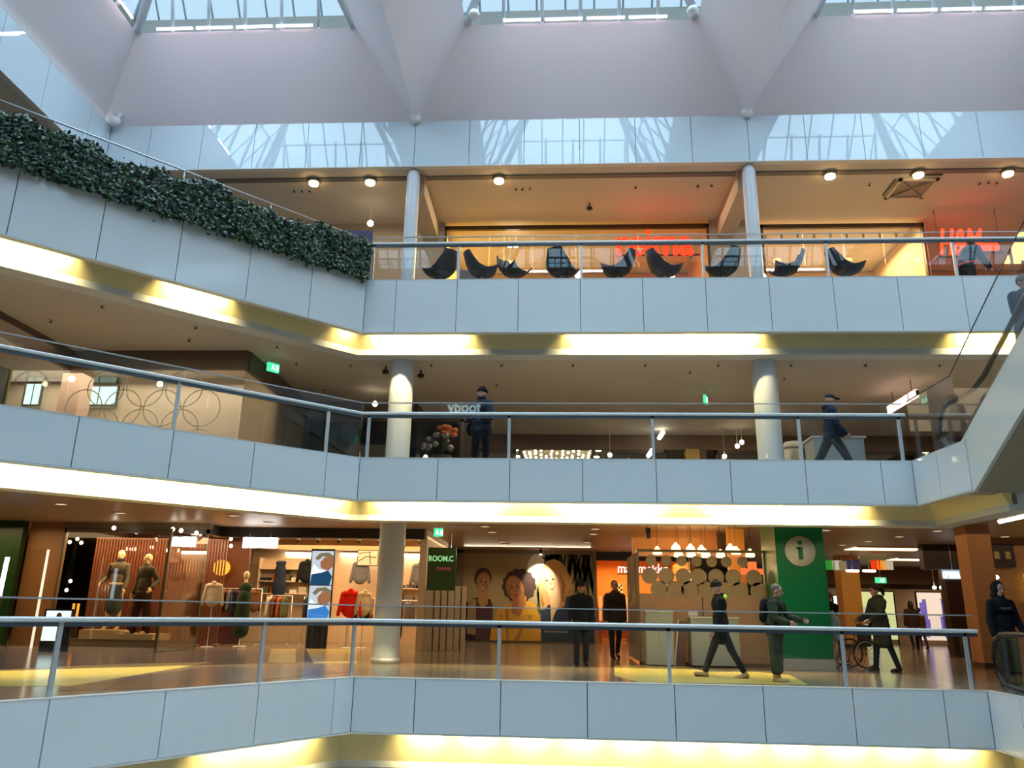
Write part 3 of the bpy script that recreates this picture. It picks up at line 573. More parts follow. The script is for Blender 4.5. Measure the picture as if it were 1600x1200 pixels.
# ================================================================ MIDDLE GALLERY
FILM=mat('pale_film',(.60,.58,.42),.6); FILMG=glassmat('frosted_film',(.9,.88,.8),1.5,.55,(.62,.50,.36))
b=MB(); b.box(-20,-7.2,18.9,19.1,3.7,6.75); b.box(-7.2,-7.18,18.9,21.3,3.7,6.75); b.box(-18,-17.8,10,21.2,3.7,6.75); struct(b.build('wall_back',mat('beige_plaster',(.52,.45,.36),.6)))
b=MB(); b.box(-11.25,-7.05,16.66,16.78,6.30,6.76); b.box(-7.14,-7.02,16.78,21.3,6.3,6.76); b.box(-11.32,-11.2,12,16.78,6.3,6.76); b.box(-7.14,-4.0,21.2,21.32,6.3,6.76); struct(b.build('trim_20',mat('brown_header',(.13,.09,.065),.5)))
t=thing('storefront','glass corner shop front with a pattern of overlapping rings on the middle gallery','shop front',(-11.2,16.72,3.72))
for i in range(3): MB().box(-.008,.008,-1.35*(i+1)-.02,-1.35*i-.05,0,2.6).build('glass_pane',SHOPGLASS,t)
for i in range(3): MB().box(.02+1.36*i,1.35+1.36*i,-.008,.008,0,2.6).build('glass_pane',SHOPGLASS,t)
for i in range(3): MB().box(4.10,4.116,.05+1.45*i,1.45+1.45*i,0,2.6).build('frosted_pane',FILMG,t)
b=MB(); r=.44
for i in range(9):
    for j in range(4):
        cx=.45+i*.46 ; cz=.75+j*.46
        if cx+r>4.08: continue
        if (i+j)%2: continue
        n=28; vs=[];fs=[]
        for k in range(n):
            a=2*math.pi*k/n
            for R in (r-.022,r+.0): vs.append((cx+R*math.cos(a),-.016,cz+R*math.sin(a)))
        for k in range(n): q=(k+1)%n; fs.append((2*k,2*k+1,2*q+1,2*q))
        b.add(vs,fs)
o=b.build('ring_pattern',FILM,t); m=o.modifiers.new('s','SOLIDIFY'); m.thickness=.004
for x0,x1,z0,z1,y,lb in [(-13.2,-12.4,5.55,6.1,20.8,'narrow'),]: pass
MINT=emat('mint_lit_glass',(.62,.95,.80),1.4)
for (xa,ya,xb,yb,lb,sc_) in [(36,600,66,632,'small square mint lit window at the left of the middle gallery shop',1),(124,604,184,632,'wide mint lit window behind the ring patterned glass',1),(42,584,70,596,'dim strip window above the small mint window',.3),(128,584,184,598,'dim strip window above the wide mint window',.3)]:
    def P_(x,y,Y):
        d=Vector(((x-800)/FPX,(y-600)/FPX,1)); r=Vector((sum(MR[k][0]*d[k] for k in range(3)),sum(MR[k][1]*d[k] for k in range(3)),sum(MR[k][2]*d[k] for k in range(3)))); return CAMP+r*(Y/r.y)
    A=P_(xa,yb,18.8); B=P_(xb,ya,18.8)
    t=thing('lit_window',lb,'window',(A.x,18.8,A.z)); MB().box(0,B.x-A.x,0,.03,0,B.z-A.z).build('lit_pane',MINT if sc_==1 else emat('dim_mint',(.5,.7,.55),.28),t)
    b=MB(); W=B.x-A.x;H=B.z-A.z; b.box(-.04,0,-.02,.04,-.04,H+.04); b.box(W,W+.04,-.02,.04,-.04,H+.04); b.box(0,W,-.02,.04,-.04,0); b.box(0,W,-.02,.04,H,H+.04); b.box(W/2-.01,W/2+.01,-.015,.0,0,H); b.build('window_frame',FRAMED,t)
t=thing('pillar','square pinkish pillar behind the ring patterned glass','pillar',(P2(112,650,18.2).x,18.2,3.7)); MB().box(-.25,.25,-.25,.25,0,3.05).build('shaft',mat('pink_plaster',(.62,.44,.36),.6),t); MB().box(-.34,.34,-.32,.32,0,.1).build('plinth',BEIGE,t)
t=thing('door_panel','dark panel at the far left behind the middle balustrade','panel',(-11.1,14.2,3.7)); b=MB(); b.box(-.05,.0,-1.6,.45,0,1.95); b.build('leaf',mat('dark_blue_panel',(.02,.022,.03),.3),t); b=MB(); b.box(-.06,.02,.45,.5,0,2.0); b.build('frame',mat('olive_frame',(.3,.3,.08),.5),t)
ceil_light('shop_lamps',-14,-7.4,17.0,18.7,6.6,110,(1,.82,.6))
# dark shops along the back of the middle gallery
DG=glassmat('dark_glass',(.35,.35,.36)); BRN=mat('brown_panel',(.09,.05,.03),.4)
b=MB(); b.box(-7.1,-3.9,24.6,24.8,3.7,6.75); b.box(-4.0,-3.9,21.3,25.3,3.7,6.75); struct(b.build('wall_back',DARKW))
shopfront('storefront',-7.0,-2.6,21.25,3.72,6.3,3,'dark glass shop front left of the white column on the middle gallery',glass=DG)
b=MB(); b.box(-2.6,17,31.5,31.7,3.7,6.75); struct(b.build('wall_back',mat('dark_shop_wall',(.05,.035,.03),.6)))
b=MB(); b.box(-2.6,16.9,25.35,25.5,6.25,6.75); struct(b.build('trim_21',mat('brown_header2',(.16,.10,.06),.5)))
shopfront('storefront',-2.55,-1.3,25.4,3.72,6.25,1,'narrow dark shop front behind the standing man on the middle gallery',glass=DG)
shopfront('storefront',1.75,3.6,25.4,3.72,6.25,2,'dark shop front right of the light canopy on the middle gallery',glass=DG)
shopfront('storefront',5.2,13.5,25.4,3.72,6.25,5,'long dark red shop front behind the walking man in the cap',glass=DG)
t=thing('pillar','yellow wooden pillar between the dark shops of the middle gallery','pillar',(4.45,25.4,3.7)); MB().box(-.22,.22,-.2,.2,0,2.55).build('shaft',mat('yellow_wood',(.55,.36,.10),.5,noise=.3,nscale=3),t); MB().box(.24,.42,-.2,.2,0,2.55).build('side_panel',BRN,t)
# light canopy
t=thing('light_canopy','canopy of many small round bulbs above the shop in the middle of the middle gallery','chandelier',(.05,27.4,6.30))
BUL=emat('canopy_bulb',(1,.86,.50),9); rr=random.Random(5); n=0
MB().tube([(0,0,.26),(0,0,.45)],.02,6).build('rod',STEEL,t); MB().box(-1.25,1.25,-1.9,2.6,.22,.26).build('canopy_plate',mat('canopy_brown',(.2,.12,.06),.5),t)
gm=MB().ball((0,0,0),.045,n=8,m=5); bo=gm.build('bulb',BUL,t,(0,0,0)); first_b=True
for j in range(8):
    for i in range(13):
        if rr.random()<.14 or n>=96: continue
        L_=(-1.1+i*2.2/12+rr.uniform(-.02,.02),-1.7+j*.55+rr.uniform(-.05,.05),rr.uniform(-.02,.08))
        if first_b: bo.location=L_; first_b=False
        else: c=bo.copy(); COL.objects.link(c); c.parent=t; c.location=L_
        n+=1
ol=None
for i in range(4):
    for s in (-1,1):
        lb='%s oval lamp %s of the bulb canopy'%(['nearest','second','third','farthest'][i],'left' if s<0 else 'right'); L_=(.05+s*1.38,25.75+i*1.15,6.30)
        if ol is None:
            ol=thing('oval_lamp',lb,'lamp',L_,group='oval lamps beside the bulb canopy'); MB().tube([(0,0,.05),(0,0,.45)],.01,6).build('rod',STEEL,ol); MB().ball((0,0,0),.1,.09,.035).build('lens',emat('oval_lens',(1,.9,.62),9),ol); MB().lathe([(.1,.02),(.13,.02),(.13,.06),(0,.06)],16).build('lamp_rim',FRAMED,ol); proto(ol)
        else: dup(ol,L_,label=lb)
for px,py,Y,lb in [(700,656,23,'round lamp left of the standing man on the middle gallery'),(665,714,22,'round lamp low by the orange flowers on the middle gallery'),(1152,697,24,'lower lamp of the pair left of the right column on the middle gallery'),(1159,691,24,'upper lamp of the pair left of the right column on the middle gallery'),(1132,713,24,'small lamp below the pair of lamps on the middle gallery'),(953,711,24,'small round lamp right of the bulb canopy'),(250,600,18,'white lamp in the ring patterned shop'),(112,592,17.5,'dim lamp at the pinkish pillar'),(586,631,20,'small white lamp left of the left column on the middle gallery'),(693,633,23,'lamp at the left end of the mirrored word')]: hang_lamp('round_lamp',lb,'small round lamps of the middle gallery',P2(px,py,Y),6.75,lambda b:b.ball((0,0,0),.07),GLB,.06)
for px,py,Y,lb in [(1033,680,24.5,'upper white pill shaped lamp right of the bulb canopy'),(1016,708,24.5,'lower white pill shaped lamp right of the bulb canopy')]: hang_lamp('pill_lamp',lb,'pill shaped lamps',P2(px,py,Y),6.75,lambda b:b.cap_((-.06,0,-.09),(.06,0,.09),.065,.065),emat('pill_white',(1,.93,.75),9),.1)
p=P2(1125,684,28); t=thing('pendant_lamp','blurred orange glowing shade in the dark shop left of the right column','lamp',p); MB().lathe([(.10,.25),(.32,-.2),(.30,-.2),(.08,.25)],20).build('shade',emat('orange_shade',(1,.18,.04),.55),t); MB().tube([(0,0,.25),(0,0,6.75-p.z)],.01,6).build('cord',BLACK,t)
# hanging blade sign
t=thing('blade_sign','slanting pinkish lit hanging sign near the right end of the middle gallery','sign',(8.75,19.6,6.35)); MB().box(-.03,.03,-.9,.9,-.06,.06).build('backing',FRAMED,t)
for a,c in [(-.85,-.5),(-.4,-.15),(-.1,.35),(.42,.8)]: MB().box(-.045,.045,a,c,-.10,.08).build('lit_block',emat('pink_letters',(1,.66,.52),2.6),t)
for a in (-.6,.5): MB().tube([(0,a,.06),(0,a,.4)],.01,6).build('rod',FRAMED,t)
# furniture seen above the edge
p=P2(1240,708,20.5); t=thing('bin','white steel cylinder bin right of the right column on the middle gallery','bin',(p.x,20.5,3.7)); MB().lathe([(0,0),(.24,0),(.24,1.75),(.2,1.78),(0,1.78)],24).build('body',mat('bin_white',(.6,.62,.64),.3,metal=.3),t); MB().lathe([(.245,1.6),(.26,1.6),(.26,1.68),(.245,1.68)],24).build('rim',STEEL,t)
p=P2(1300,690,19); t=thing('counter','pale blue grey counter behind the walking man in the cap','counter',(p.x,19,3.7)); MB().box(-.55,.62,-.35,.35,0,1.5).build('body',mat('counter_blue',(.42,.50,.54),.4),t); MB().box(-.6,.67,-.4,.4,1.5,1.54).build('counter_top',WHITE,t)
t=thing('flower_arrangement','orange flowers with silvery bubbles behind the middle balustrade','flowers',(-3.0,20.2,3.7)); MB().lathe([(0,0),(.2,0),(.26,1.3),(.22,1.3),(0,1.25)],18).build('pot',FRAMED,t)
rr=random.Random(2)
for k in range(7): MB().ball((rr.uniform(-.12,.3),rr.uniform(-.2,.2),rr.uniform(1.9,2.15)),.1,.1,.07,10,6).build('blossom',mat('orange_petals',(.75,.22,.06),.6),t)
for k in range(12): MB().ball((rr.uniform(-.5,.2),rr.uniform(-.2,.2),rr.uniform(1.45,1.9)),rr.uniform(.05,.11),None,None,12,8).build('bubble',mat('silver_bubble',(.35,.36,.38),.12,metal=.8),t)
for k in range(5): MB().tube([(rr.uniform(-.05,.05),0,1.2),(rr.uniform(-.1,.25),0,2.0)],.012,5).build('stem',mat('stem_green',(.08,.15,.04),.6),t)
# exit signs
def exit_sign(x,y,z,rz,label,w=.34,rod=.25):
    t=thing('exit_sign',label,'exit sign',(x,y,z),rz); MB().box(-w/2,w/2,-.03,.03,-.1,.1).build('lit_panel',emat('exit_green',(.05,.75,.28),1.3),t)
    b=MB(); b.cap_((-.02,-.04,.045),(-.02,-.04,.05),.018,.018,8); b.obox((-.045,-.035),(.0,-.035),.006,-.01,.03); b.tube([(-.02,-.035,0),(.03,-.035,-.06)],.01,5); b.tube([(-.02,-.035,0),(-.06,-.035,-.06)],.01,5); b.box(.06,.12,-.036,-.031,-.07,.06); b.build('running_figure',emat('exit_white',(.8,1,.85),2),t)
    MB().box(-w/2-.01,w/2+.01,-.02,.02,.1,.13).build('housing',WHITE,t); MB().tube([(0,0,.13),(0,0,rod)],.01,6).build('rod',STEEL,t)
p=P2(427,571,17.2); exit_sign(p.x,p.y,6.5,0.9,'green exit sign above the ring patterned corner shop',.3)
p=P2(1101,603,20); exit_sign(p.x,p.y,6.5,1.2,'green exit sign under the middle gallery ceiling',.3)
# sprinklers
sp=None
def sprinkler(x,y,z,lb,grp):
    global sp
    if sp is None:
        sp=thing('sprinkler',lb,'sprinkler',(x,y,z),group=grp); MB().lathe([(0,0),(.05,0),(.05,-.012),(0,-.012)],12).build('rose',STEEL,sp); MB().lathe([(.015,-.012),(.015,-.05),(.04,-.055),(0,-.06)],10).build('nozzle',BACK,sp); proto(sp)
    else: dup(sp,(x,y,z),label=lb,group=grp)
def PZ(x,y,Z):
    d=Vector(((x-800)/FPX,(y-600)/FPX,1)); r=Vector((sum(MR[k][0]*d[k] for k in range(3)),sum(MR[k][1]*d[k] for k in range(3)),sum(MR[k][2]*d[k] for k in range(3)))); return CAMP+r*((Z-CAMP.z)/r.z)
for x in (548,674,784,895,1008,1122,1236,1352,1468): p=PZ(x,569,6.75); sprinkler(p.x,p.y,6.75,'small sprinkler in the front row under the middle gallery ceiling','sprinklers in the front row of the middle gallery ceiling')
for x,y in [(160,477),(80,500),(306,510),(296,530),(433,540),(508,607),(463,567),(1078,580),(776,600),(1225,590)]: p=PZ(x,y,6.75); sprinkler(p.x,p.y,6.75,'small sprinkler scattered on the middle gallery ceiling','scattered sprinklers of the middle gallery ceiling')
for x,y in [(806,294),(816,294),(828,293),(1090,289),(1112,288),(993,291),(1358,287),(1530,285),(1544,284),(1557,284),(460,297),(472,297),(484,297)]: p=PZ(x,y,11.93); sprinkler(p.x,p.y,11.93,'small sprinkler on the top gallery ceiling','sprinklers of the top gallery ceiling')
cm=None
for x,y,z,lb in [(603,572,6.75,'security camera hanging left of the left column on the middle gallery'),(658,578,6.75,'security camera right of the left column on the middle gallery'),(921,318,11.93,'security camera on a thin rod under the top gallery ceiling')]:
    p=PZ(x,y,z)
    if cm is None:
        cm=thing('security_camera',lb,'camera',p,group='security cameras'); MB().tube([(0,0,0),(0,0,-.12)],.02,8).build('rod',BACK,cm); MB().ball((0,0,-.15),.09,.09,.06).build('dome',BLACK,cm); proto(cm)
    else: dup(cm,p,label=lb)
# mirrored word: a lit shop word across the atrium, facing the galleries
def PV(x,y,Y): return P2(x,y,Y)
p=P2(725,644,46.4)
t=thing('shop_sign','pale blue lit word on the wall across the atrium, mirrored in the middle balustrade','sign',(p.x,-16.22,p.z))
text('letters','foody',.86,emat('pale_blue_letters',(.62,.88,.95),4.5),(0,0,0),rot=(math.pi/2,0,math.pi),parent=t,bold=.02,align='CENTER'); MB().box(-1.2,1.2,-.08,-.04,-.3,-.24).build('mounting_rail',STEEL,t)
# ================================================================ ESCALATORS
def SWX(pts,x0,x1): # extrude a y-z polygon along x
    n=len(pts); b=MB(); vs=[(x0,y,z) for y,z in pts]+[(x1,y,z) for y,z in pts]
    b.add(vs,[list(range(n)),list(range(n,2*n))[::-1]]+[(i,i+n,(i+1)%n+n,(i+1)%n) for i in range(n)]); return b
SKIRT=mat('escalator_cladding',(.66,.70,.68),.18,spec=.6); UND=mat('escalator_soffit',(.36,.31,.22),.5)
T30=math.tan(math.radians(29.2))
def escalator(name,label,x0,x1,ys,z0,yland,rise_len,down=False,ho=.28):
    t=thing(name,label,'escalator',(0,0,0)); s=-1 if down else 1
    ye=ys-rise_len; ze=z0+s*rise_len*T30
    top=[(yland,z0),(ys,z0),(ye,ze),(ye-1.5,ze)]; dz=.86
    bot=[(ye-1.5,ze-dz),(ye+.2,ze-dz),(ys-.2,z0-dz-.0),(yland,z0-dz)]
    for k,(a,b_) in enumerate(((x0,x0+.06),(x1-.06,x1))): SWX(top+bot,a,b_).build('side_cladding',SKIRT,t)
    SWX([(yland,z0-dz),(ys-.2,z0-dz),(ye+.2,ze-dz),(ye-1.5,ze-dz),(ye-1.5,ze-dz+.1),(ye+.2,ze-dz+.1),(ys-.2,z0-dz+.1),(yland,z0-dz+.1)],x0+.061,x1-.061).build('soffit',UND,t)
    # treads
    b=MB(); n=int(rise_len/.36); 
    for i in range(n):
        y1=ys-.2-i*.36; zz=z0-.3+s*(.2+i*.36)*T30; b.box(x0+.35,x1-.35,y1-.355,y1,zz-.18,zz)
    b.build('steps',mat('step_metal',(.16,.17,.17),.4,metal=.7),t)
    SWX([(yland,z0-.02),(ys-.2,z0-.02),(ys-.2,z0+.0),(yland,z0+.0)],x0+.35,x1-.35).build('landing_plate',DSTEEL,t)
    for xa in (x0+ho,x1-.30):
        y_n=yland-.02; h=.88
        pts=[(xa,ys+.35,z0+.08),(xa,ys+.95,z0+.12),(xa,ys+1.12,z0+.30),(xa,ys+1.17,z0+.52),(xa,ys+1.08,z0+.74),(xa,ys+.88,z0+h-.02),(xa,ys+.6,z0+h)]
        q=(xa,ys-.15,z0+h+.02*s); pts+=[(xa,ys+.2,z0+h),q,(xa,ys-.5,z0+h+s*.14),(xa,ye,ze+h),(xa,ye-1.3,ze+h)]
        MB().tube(pts,.042,10).build('handrail',RUBBER,t)
        g=[(ys+1.1,z0+.02),(ys+1.12,z0+.5),(ys+.95,z0+h-.04),(ys-.15,z0+h-.03),(ys-.5,z0+h+s*.1),(ye,ze+h-.04),(ye-1.2,ze+h-.04),(ye-1.2,ze),(ye,ze),(ys,z0)]
        SWX(g,xa-.006,xa+.006).build('glass_side',GLASS,t)
    return t
escalator('escalator','rising escalator with pale cladding at the right end of the middle gallery',6.78,8.35,13.25,3.93,13.35,12.2)
escalator('escalator','escalator with dark looped handrail at the right end of the lowest gallery',6.84,8.45,12.25,0.0,13.4,7.5,down=True,ho=.06)
struct(MB().prism([(6.7,-.9),(12,-.9),(12,-16.3),(6.7,-16.3)],9.0,10.9).build('floor',FLOORUP))
# tall glass screen with thin dark profile beside the upper escalator
t=thing('glass_screen','thin framed glass screen rising beside the upper escalator','screen',(6.74,0,0)); pr_=[(14.9,5.09),(13.2,5.09),(10.3,6.75),(8,8.1)]
MB().tube([(0,y,z) for y,z in pr_],.012,6).build('top_profile',DSTEEL,t); SWX([(14.9,3.95),(14.9,5.08),(13.2,5.08),(10.3,6.74),(8,8.09),(8,6.87),(13.25,3.95)],-.005,.005).build('glass_pane',GLASS,t)
t=thing('strip_light','white strip light under the middle gallery at the right edge','lamp',(8.6,0,0)); p=PZ(1562,815,3.2); q=PZ(1625,801,3.2); t.location=(0,0,0)
MB().tube([tuple(p),tuple(q)],.045,8).build('lamp_tube',emat('strip_white',(1,.95,.88),9),t); MB().tube([tuple(p+Vector((0,0,.07))),tuple(q+Vector((0,0,.07)))],.04,4,sq=True).build('housing',WHITE,t)
# ================================================================ LOWEST GALLERY
GREEN=mat('sign_green',(.0,.17,.065),.35)
# information pillar
t=thing('information_pillar','tall green square pillar with a white information disc','pillar',(5.42,18.35,0)); MB().box(-.53,.53,-.35,.9,.22,3.3).build('cladding',GREEN,t); MB().box(-.54,.54,-.36,.91,0,.22).build('plinth',mat('grey_plinth',(.42,.42,.38),.5),t)
b=MB(); b.disc((0,-.36,2.48),.33,.012,40); b.build('disc',mat('disc_white',(.62,.64,.60),.4),t)
b=MB(); b.disc((0.0,-.385,2.66),.048,.008,20); b.box(-.05,.05,-.392,-.374,2.30,2.57); b.box(-.085,0,-.392,-.374,2.52,2.57); b.build('letter_i',GREEN,t)
# information booth
t=thing('information_booth','glass information booth with frosted circle pattern beside the green pillar','booth',(1.92,19.0,0))
W=2.97
for i in range(2): MB().box(i*W/2+.01,(i+1)*W/2-.01,-.008,.008,1.55,2.52).build('glass_pane',SHOPGLASS,t)
FR=glassmat('frosted_beige',(.8,.75,.68),1.4,.80,(.62,.53,.42))
for i in range(2): MB().box(i*W/2+.01,(i+1)*W/2-.01,-.008,.008,.05,1.549).build('frosted_pane',FR,t)
FC=mat('frosted_circle_film',(.50,.39,.25),.6,emit=None)
b=MB()
def PB(x,y): p=P2(x,y,18.98); return (p.x-1.92,p.z)
for xs,y,r in [((1017,1041,1065,1088,1112,1135,1160),877,.125),((1015,1041,1068,1092,1119,1146,1178),901,.185),((1030,1055,1078,1104,1130,1156,1186),922,.20)]:
    for x in xs:
        cx,cz=PB(x,y+ (x-1090)*.02); b.lathe([(0,-.003),(r,-.003)],28,(cx,-.016,cz),'y')
b.build('circle_pattern',FC,t)
b=MB(); b.box(0,W,-.03,.03,2.50,2.56); b.box(0,.04,-.03,.03,0,2.5); b.box(W-.04,W,-.03,.03,0,2.5); b.box(0,W,-.03,.03,0,.05); b.build('frame',mat('booth_frame',(.3,.24,.14),.4,metal=.3),t)
MB().box(0-.01,.01,.03,2.6,.05,2.5).build('side_pane',FR,t)
b=MB(); b.box(2.55,3.0,2.0,2.1,0,3.28); b.build('orange_panel',mat('orange_panel',(.62,.30,.07),.5),t)
struct(MB().box(2.1,4.4,21.9,22.0,2.6,3.3).build('trim_30',mat('orange_fascia',(.45,.20,.06),.5)))
for k,(a,c,h,lb) in enumerate([(2.0,2.60,1.14,'narrow white counter at the left of the information booth'),(2.98,4.02,1.02,'wide white counter behind the walking man in the beanie')]):
    t=thing('reception_counter',lb,'counter',((a+c)/2,18.45,0)); w_=(c-a)/2; MB().box(-w_,w_,-.25,.25,.03,h).build('body',mat('pale_counter',(.40,.45,.44),.35),t); MB().box(-w_-.02,w_+.02,-.27,.27,h,h+.03).build('counter_top',WHITE,t); MB().box(-w_+.03,w_-.03,-.22,.22,0,.03).build('toe_kick',BLACK,t)
t=thing('desk_screen','small pale box standing on the wide white counter','box',(3.07,18.42,1.05)); MB().box(-.11,.11,-.05,.05,0,.14).build('body',mat('pale_counter',(.4,.45,.44),.35),t); MB().box(-.1,.1,-.055,-.05,.02,.12).build('screen',WHITE,t)
t=thing('leaning_board','white edged board leaning between the two white counters','board',(2.74,18.4,0)); o=MB().box(-.10,.10,-.02,.02,0,.95).build('panel',mat('plum_board',(.16,.08,.09),.5),t); o.rotation_euler=(0.12,.10,0); o=MB().box(-.13,-.10,-.03,.02,0,.97).build('edge',WHITE,t); o.rotation_euler=(.12,.10,0)
# bell lamps over the booth
for x,y,k in [(1027,862,'first'),(1056,856,'second'),(1060,866,'third'),(1079,858,'fourth'),(1080,866,'fifth'),(1096,860,'sixth'),(1103,867,'seventh'),(1126,867,'eighth'),(1141,858,'ninth'),(1150,862,'tenth'),(1172,866,'eleventh')]:
    p=P2(x,y,20.3); t=thing('bell_lamp','%s glowing bell lamp from the left above the information booth'%k,'lamp',p,group='bell lamps above the information booth')
    MB().lathe([(0,.14),(.03,.13),(.05,.09),(.10,.04),(.12,-.04),(.10,-.07),(0,-.075)],16).build('shade',emat('bell_glow',(1,.66,.25),3.6),t); MB().tube([(0,0,.13),(0,0,3.3-p.z)],.006,5).build('cord',FRAMED,t)
point('booth_glow',(3.6,20.6,2.2),55,(1,.6,.28),.3)
for px,py,c,lb in [(1175,893,(1,.12,.03),'red glowing cross shaped light at the right of the booth'),(1078,905,(1,.7,.2),'string of small golden lights in the booth')]:
    p=P2(px,py,20.6); t=thing('light_ornament',lb,'lamp',p); b=MB()
    if c[1]<.2: b.box(-.28,.28,-.02,.02,-.07,.07); b.box(-.10,.12,-.02,.02,-.10,.24)
    else:
        for z in (.17,.09,.0,-.09,-.2): b.ball((.02*math.sin(z*30),0,z),.04 if z>-.1 else .06,None,None,10,6)
    b.build('lit_shape',emat('orn%s'%lb[:3],c,1.6 if c[1]<.2 else 5),t); MB().tube([(0,0,.2),(0,0,3.3-p.z)],.006,5).build('cord',FRAMED,t)
# mural
t=thing('wall_mural','large wall picture of three smiling women at the back of the lowest gallery','picture',(-3.45,29.9,.08))
MW=4.85; MH=3.22
MUB=mat('mural_beige',(.40,.31,.16),.5,noise=.25,nscale=.7)
MB().box(0,MW,0,.06,0,MH).build('board',MUB,t)
def flat(name,polys,m,y,par=t):
    b=MB()
    for pl in polys:
        n=len(pl); b.add([(u*MW,y,(1-v)*MH) for u,v in pl]+[(u*MW,y+.004,(1-v)*MH) for u,v in pl],[list(range(n)),list(range(n,2*n))[::-1]]+[(i,(i+1)%n,(i+1)%n+n,i+n) for i in range(n)])
    return b.build(name,m,par)
def el(cx,cy,rx,ry,n=28,rot=0,wob=0,k=9):
    out=[]
    for i in range(n):
        a=2*math.pi*i/n; r=1+wob*math.sin(k*a)+wob*.6*math.sin(k*2.3*a+1); x=rx*r*math.cos(a); y=ry*r*math.sin(a); out.append((cx+x*math.cos(rot)-y*math.sin(rot)*.8,cy+x*math.sin(rot)*1.3+y*math.cos(rot)))
    return out
SK1=mat('mural_skin_a',(.42,.21,.09),.5); SK2=mat('mural_skin_b',(.36,.14,.045),.5); SK3=mat('mural_skin_c',(.72,.46,.26),.5); SKD=mat('mural_skin_shade',(.22,.08,.03),.5)
HR1=mat('mural_hair_brown',(.09,.04,.018),.6); HR2=mat('mural_hair_dark',(.045,.018,.014),.6); HR3=mat('mural_hair_blond',(.62,.33,.11),.6); HR3b=mat('mural_hair_gold',(.38,.17,.05),.6)
YEL=mat('mural_yellow',(.62,.31,.015),.6); YELd=mat('mural_yellow_fold',(.38,.16,.01),.6); PLUM=mat('mural_plum',(.07,.02,.03),.6); NAV=mat('mural_navy',(.012,.03,.07),.6); TEE=mat('mural_teeth',(.75,.65,.52),.5); LEAF=mat('mural_leaf',(.05,.11,.02),.6); LEAFd=mat('mural_leaf_dark',(.03,.045,.015),.6); LIPS=mat('mural_lips',(.32,.04,.03),.5); EYE=mat('mural_eye',(.02,.012,.01),.4); SHW=mat('mural_bright',(.80,.72,.55),.5)
rr=random.Random(4)
flat('picture_bright_patch',[el(.585,.20,.09,.17)],SHW,-.004)
lv=[]
for i in range(26):
    x=.62+rr.random()*.36; a=rr.uniform(-.12,.12); y1=rr.uniform(.25,.75); lv.append([(x-.006,.03),(x+.008,.03),(x+.014+a*.5,y1*.6),(x+a,y1),(x-.012+a*.5,y1*.6)])
flat('picture_grass',lv,LEAFd,-.008); lv=[]
for i in range(16): x=.60+rr.random()*.08; lv.append([(x,.05+i*.003),(x+.05+rr.random()*.06,.02+rr.random()*.12),(x+.06,.13)])
for i in range(8): x=.565+rr.random()*.03; y=.42+rr.random()*.2; lv.append([(x,y),(x+.02,y-.03),(x+.035,y+.1),(x+.01,y+.12)])
flat('picture_leaves',lv,LEAF,-.012)
def face(cx,cy,rx,ry,rot,sk,tag_,y,smile=1):
    flat('picture_face',[el(cx,cy,rx,ry,28,rot)],sk,y)
    c,s=math.cos(rot),math.sin(rot)
    def pt(u,v): return (cx+(u*rx*c-v*ry*s*.8),cy+(u*rx*s*1.3+v*ry*c))
    def blob(u,v,a,b,k=14): return [pt(u+a*math.cos(2*math.pi*i/k),v+b*math.sin(2*math.pi*i/k)) for i in range(k)]
    flat('picture_cheeks',[blob(.45,.25,.22,.3),blob(-.72,.1,.14,.55)],mat(sk.name+'_b',tuple(q*.72 for q in sk.diffuse_color[:3]) if False else tuple(q*.70 for q in {'mural_skin_a':(.42,.21,.09),'mural_skin_b':(.36,.14,.045),'mural_skin_c':(.72,.46,.26)}[sk.name]),.5),y-.004)
    flat('picture_eyes',[blob(-.38,-.12,.17,.07),blob(.38,-.12,.17,.07)],EYE,y-.008)
    flat('picture_brows',[[pt(-.58,-.26),pt(-.35,-.36),pt(-.16,-.28),pt(-.35,-.31)],[pt(.16,-.28),pt(.35,-.36),pt(.58,-.26),pt(.35,-.31)]],HR2,y-.008)
    flat('picture_nose',[[pt(.02,-.05),pt(.13,.22),pt(.02,.28),pt(-.10,.22)]],SKD if sk is SK2 else HR3b if sk is SK3 else SKD,y-.008)
    flat('picture_mouth',[[pt(-.34,.42),pt(0,.47),pt(.34,.42),pt(.2,.62),pt(0,.68),pt(-.2,.62)]],LIPS,y-.009)
    if smile: flat('picture_teeth',[[pt(-.24,.45),pt(0,.50),pt(.24,.45),pt(.1,.56),pt(-.1,.56)]],TEE,y-.012)
# left woman
flat('picture_coat',[[(.0,1),(.0,.62),(.08,.55),(.15,.52),(.22,.56),(.24,1)]],mat('mural_dark_coat',(.03,.02,.025),.6),-.006)
flat('picture_hand',[[(.045,.93),(.045,.56),(.11,.55),(.11,.95)]],mat('mural_tan',(.34,.22,.10),.6),-.010)
flat('picture_top',[[(.11,1),(.115,.58),(.17,.56),(.235,.60),(.24,1)]],PLUM,-.012)
flat('picture_neck',[[(.12,.45),(.19,.45),(.20,.60),(.155,.66),(.12,.58)]],SK1,-.014)
flat('picture_hair',[el(.155,.32,.068,.12,28)],HR1,-.016); face(.16,.375,.052,.128,.06,SK1,'a',-.020)
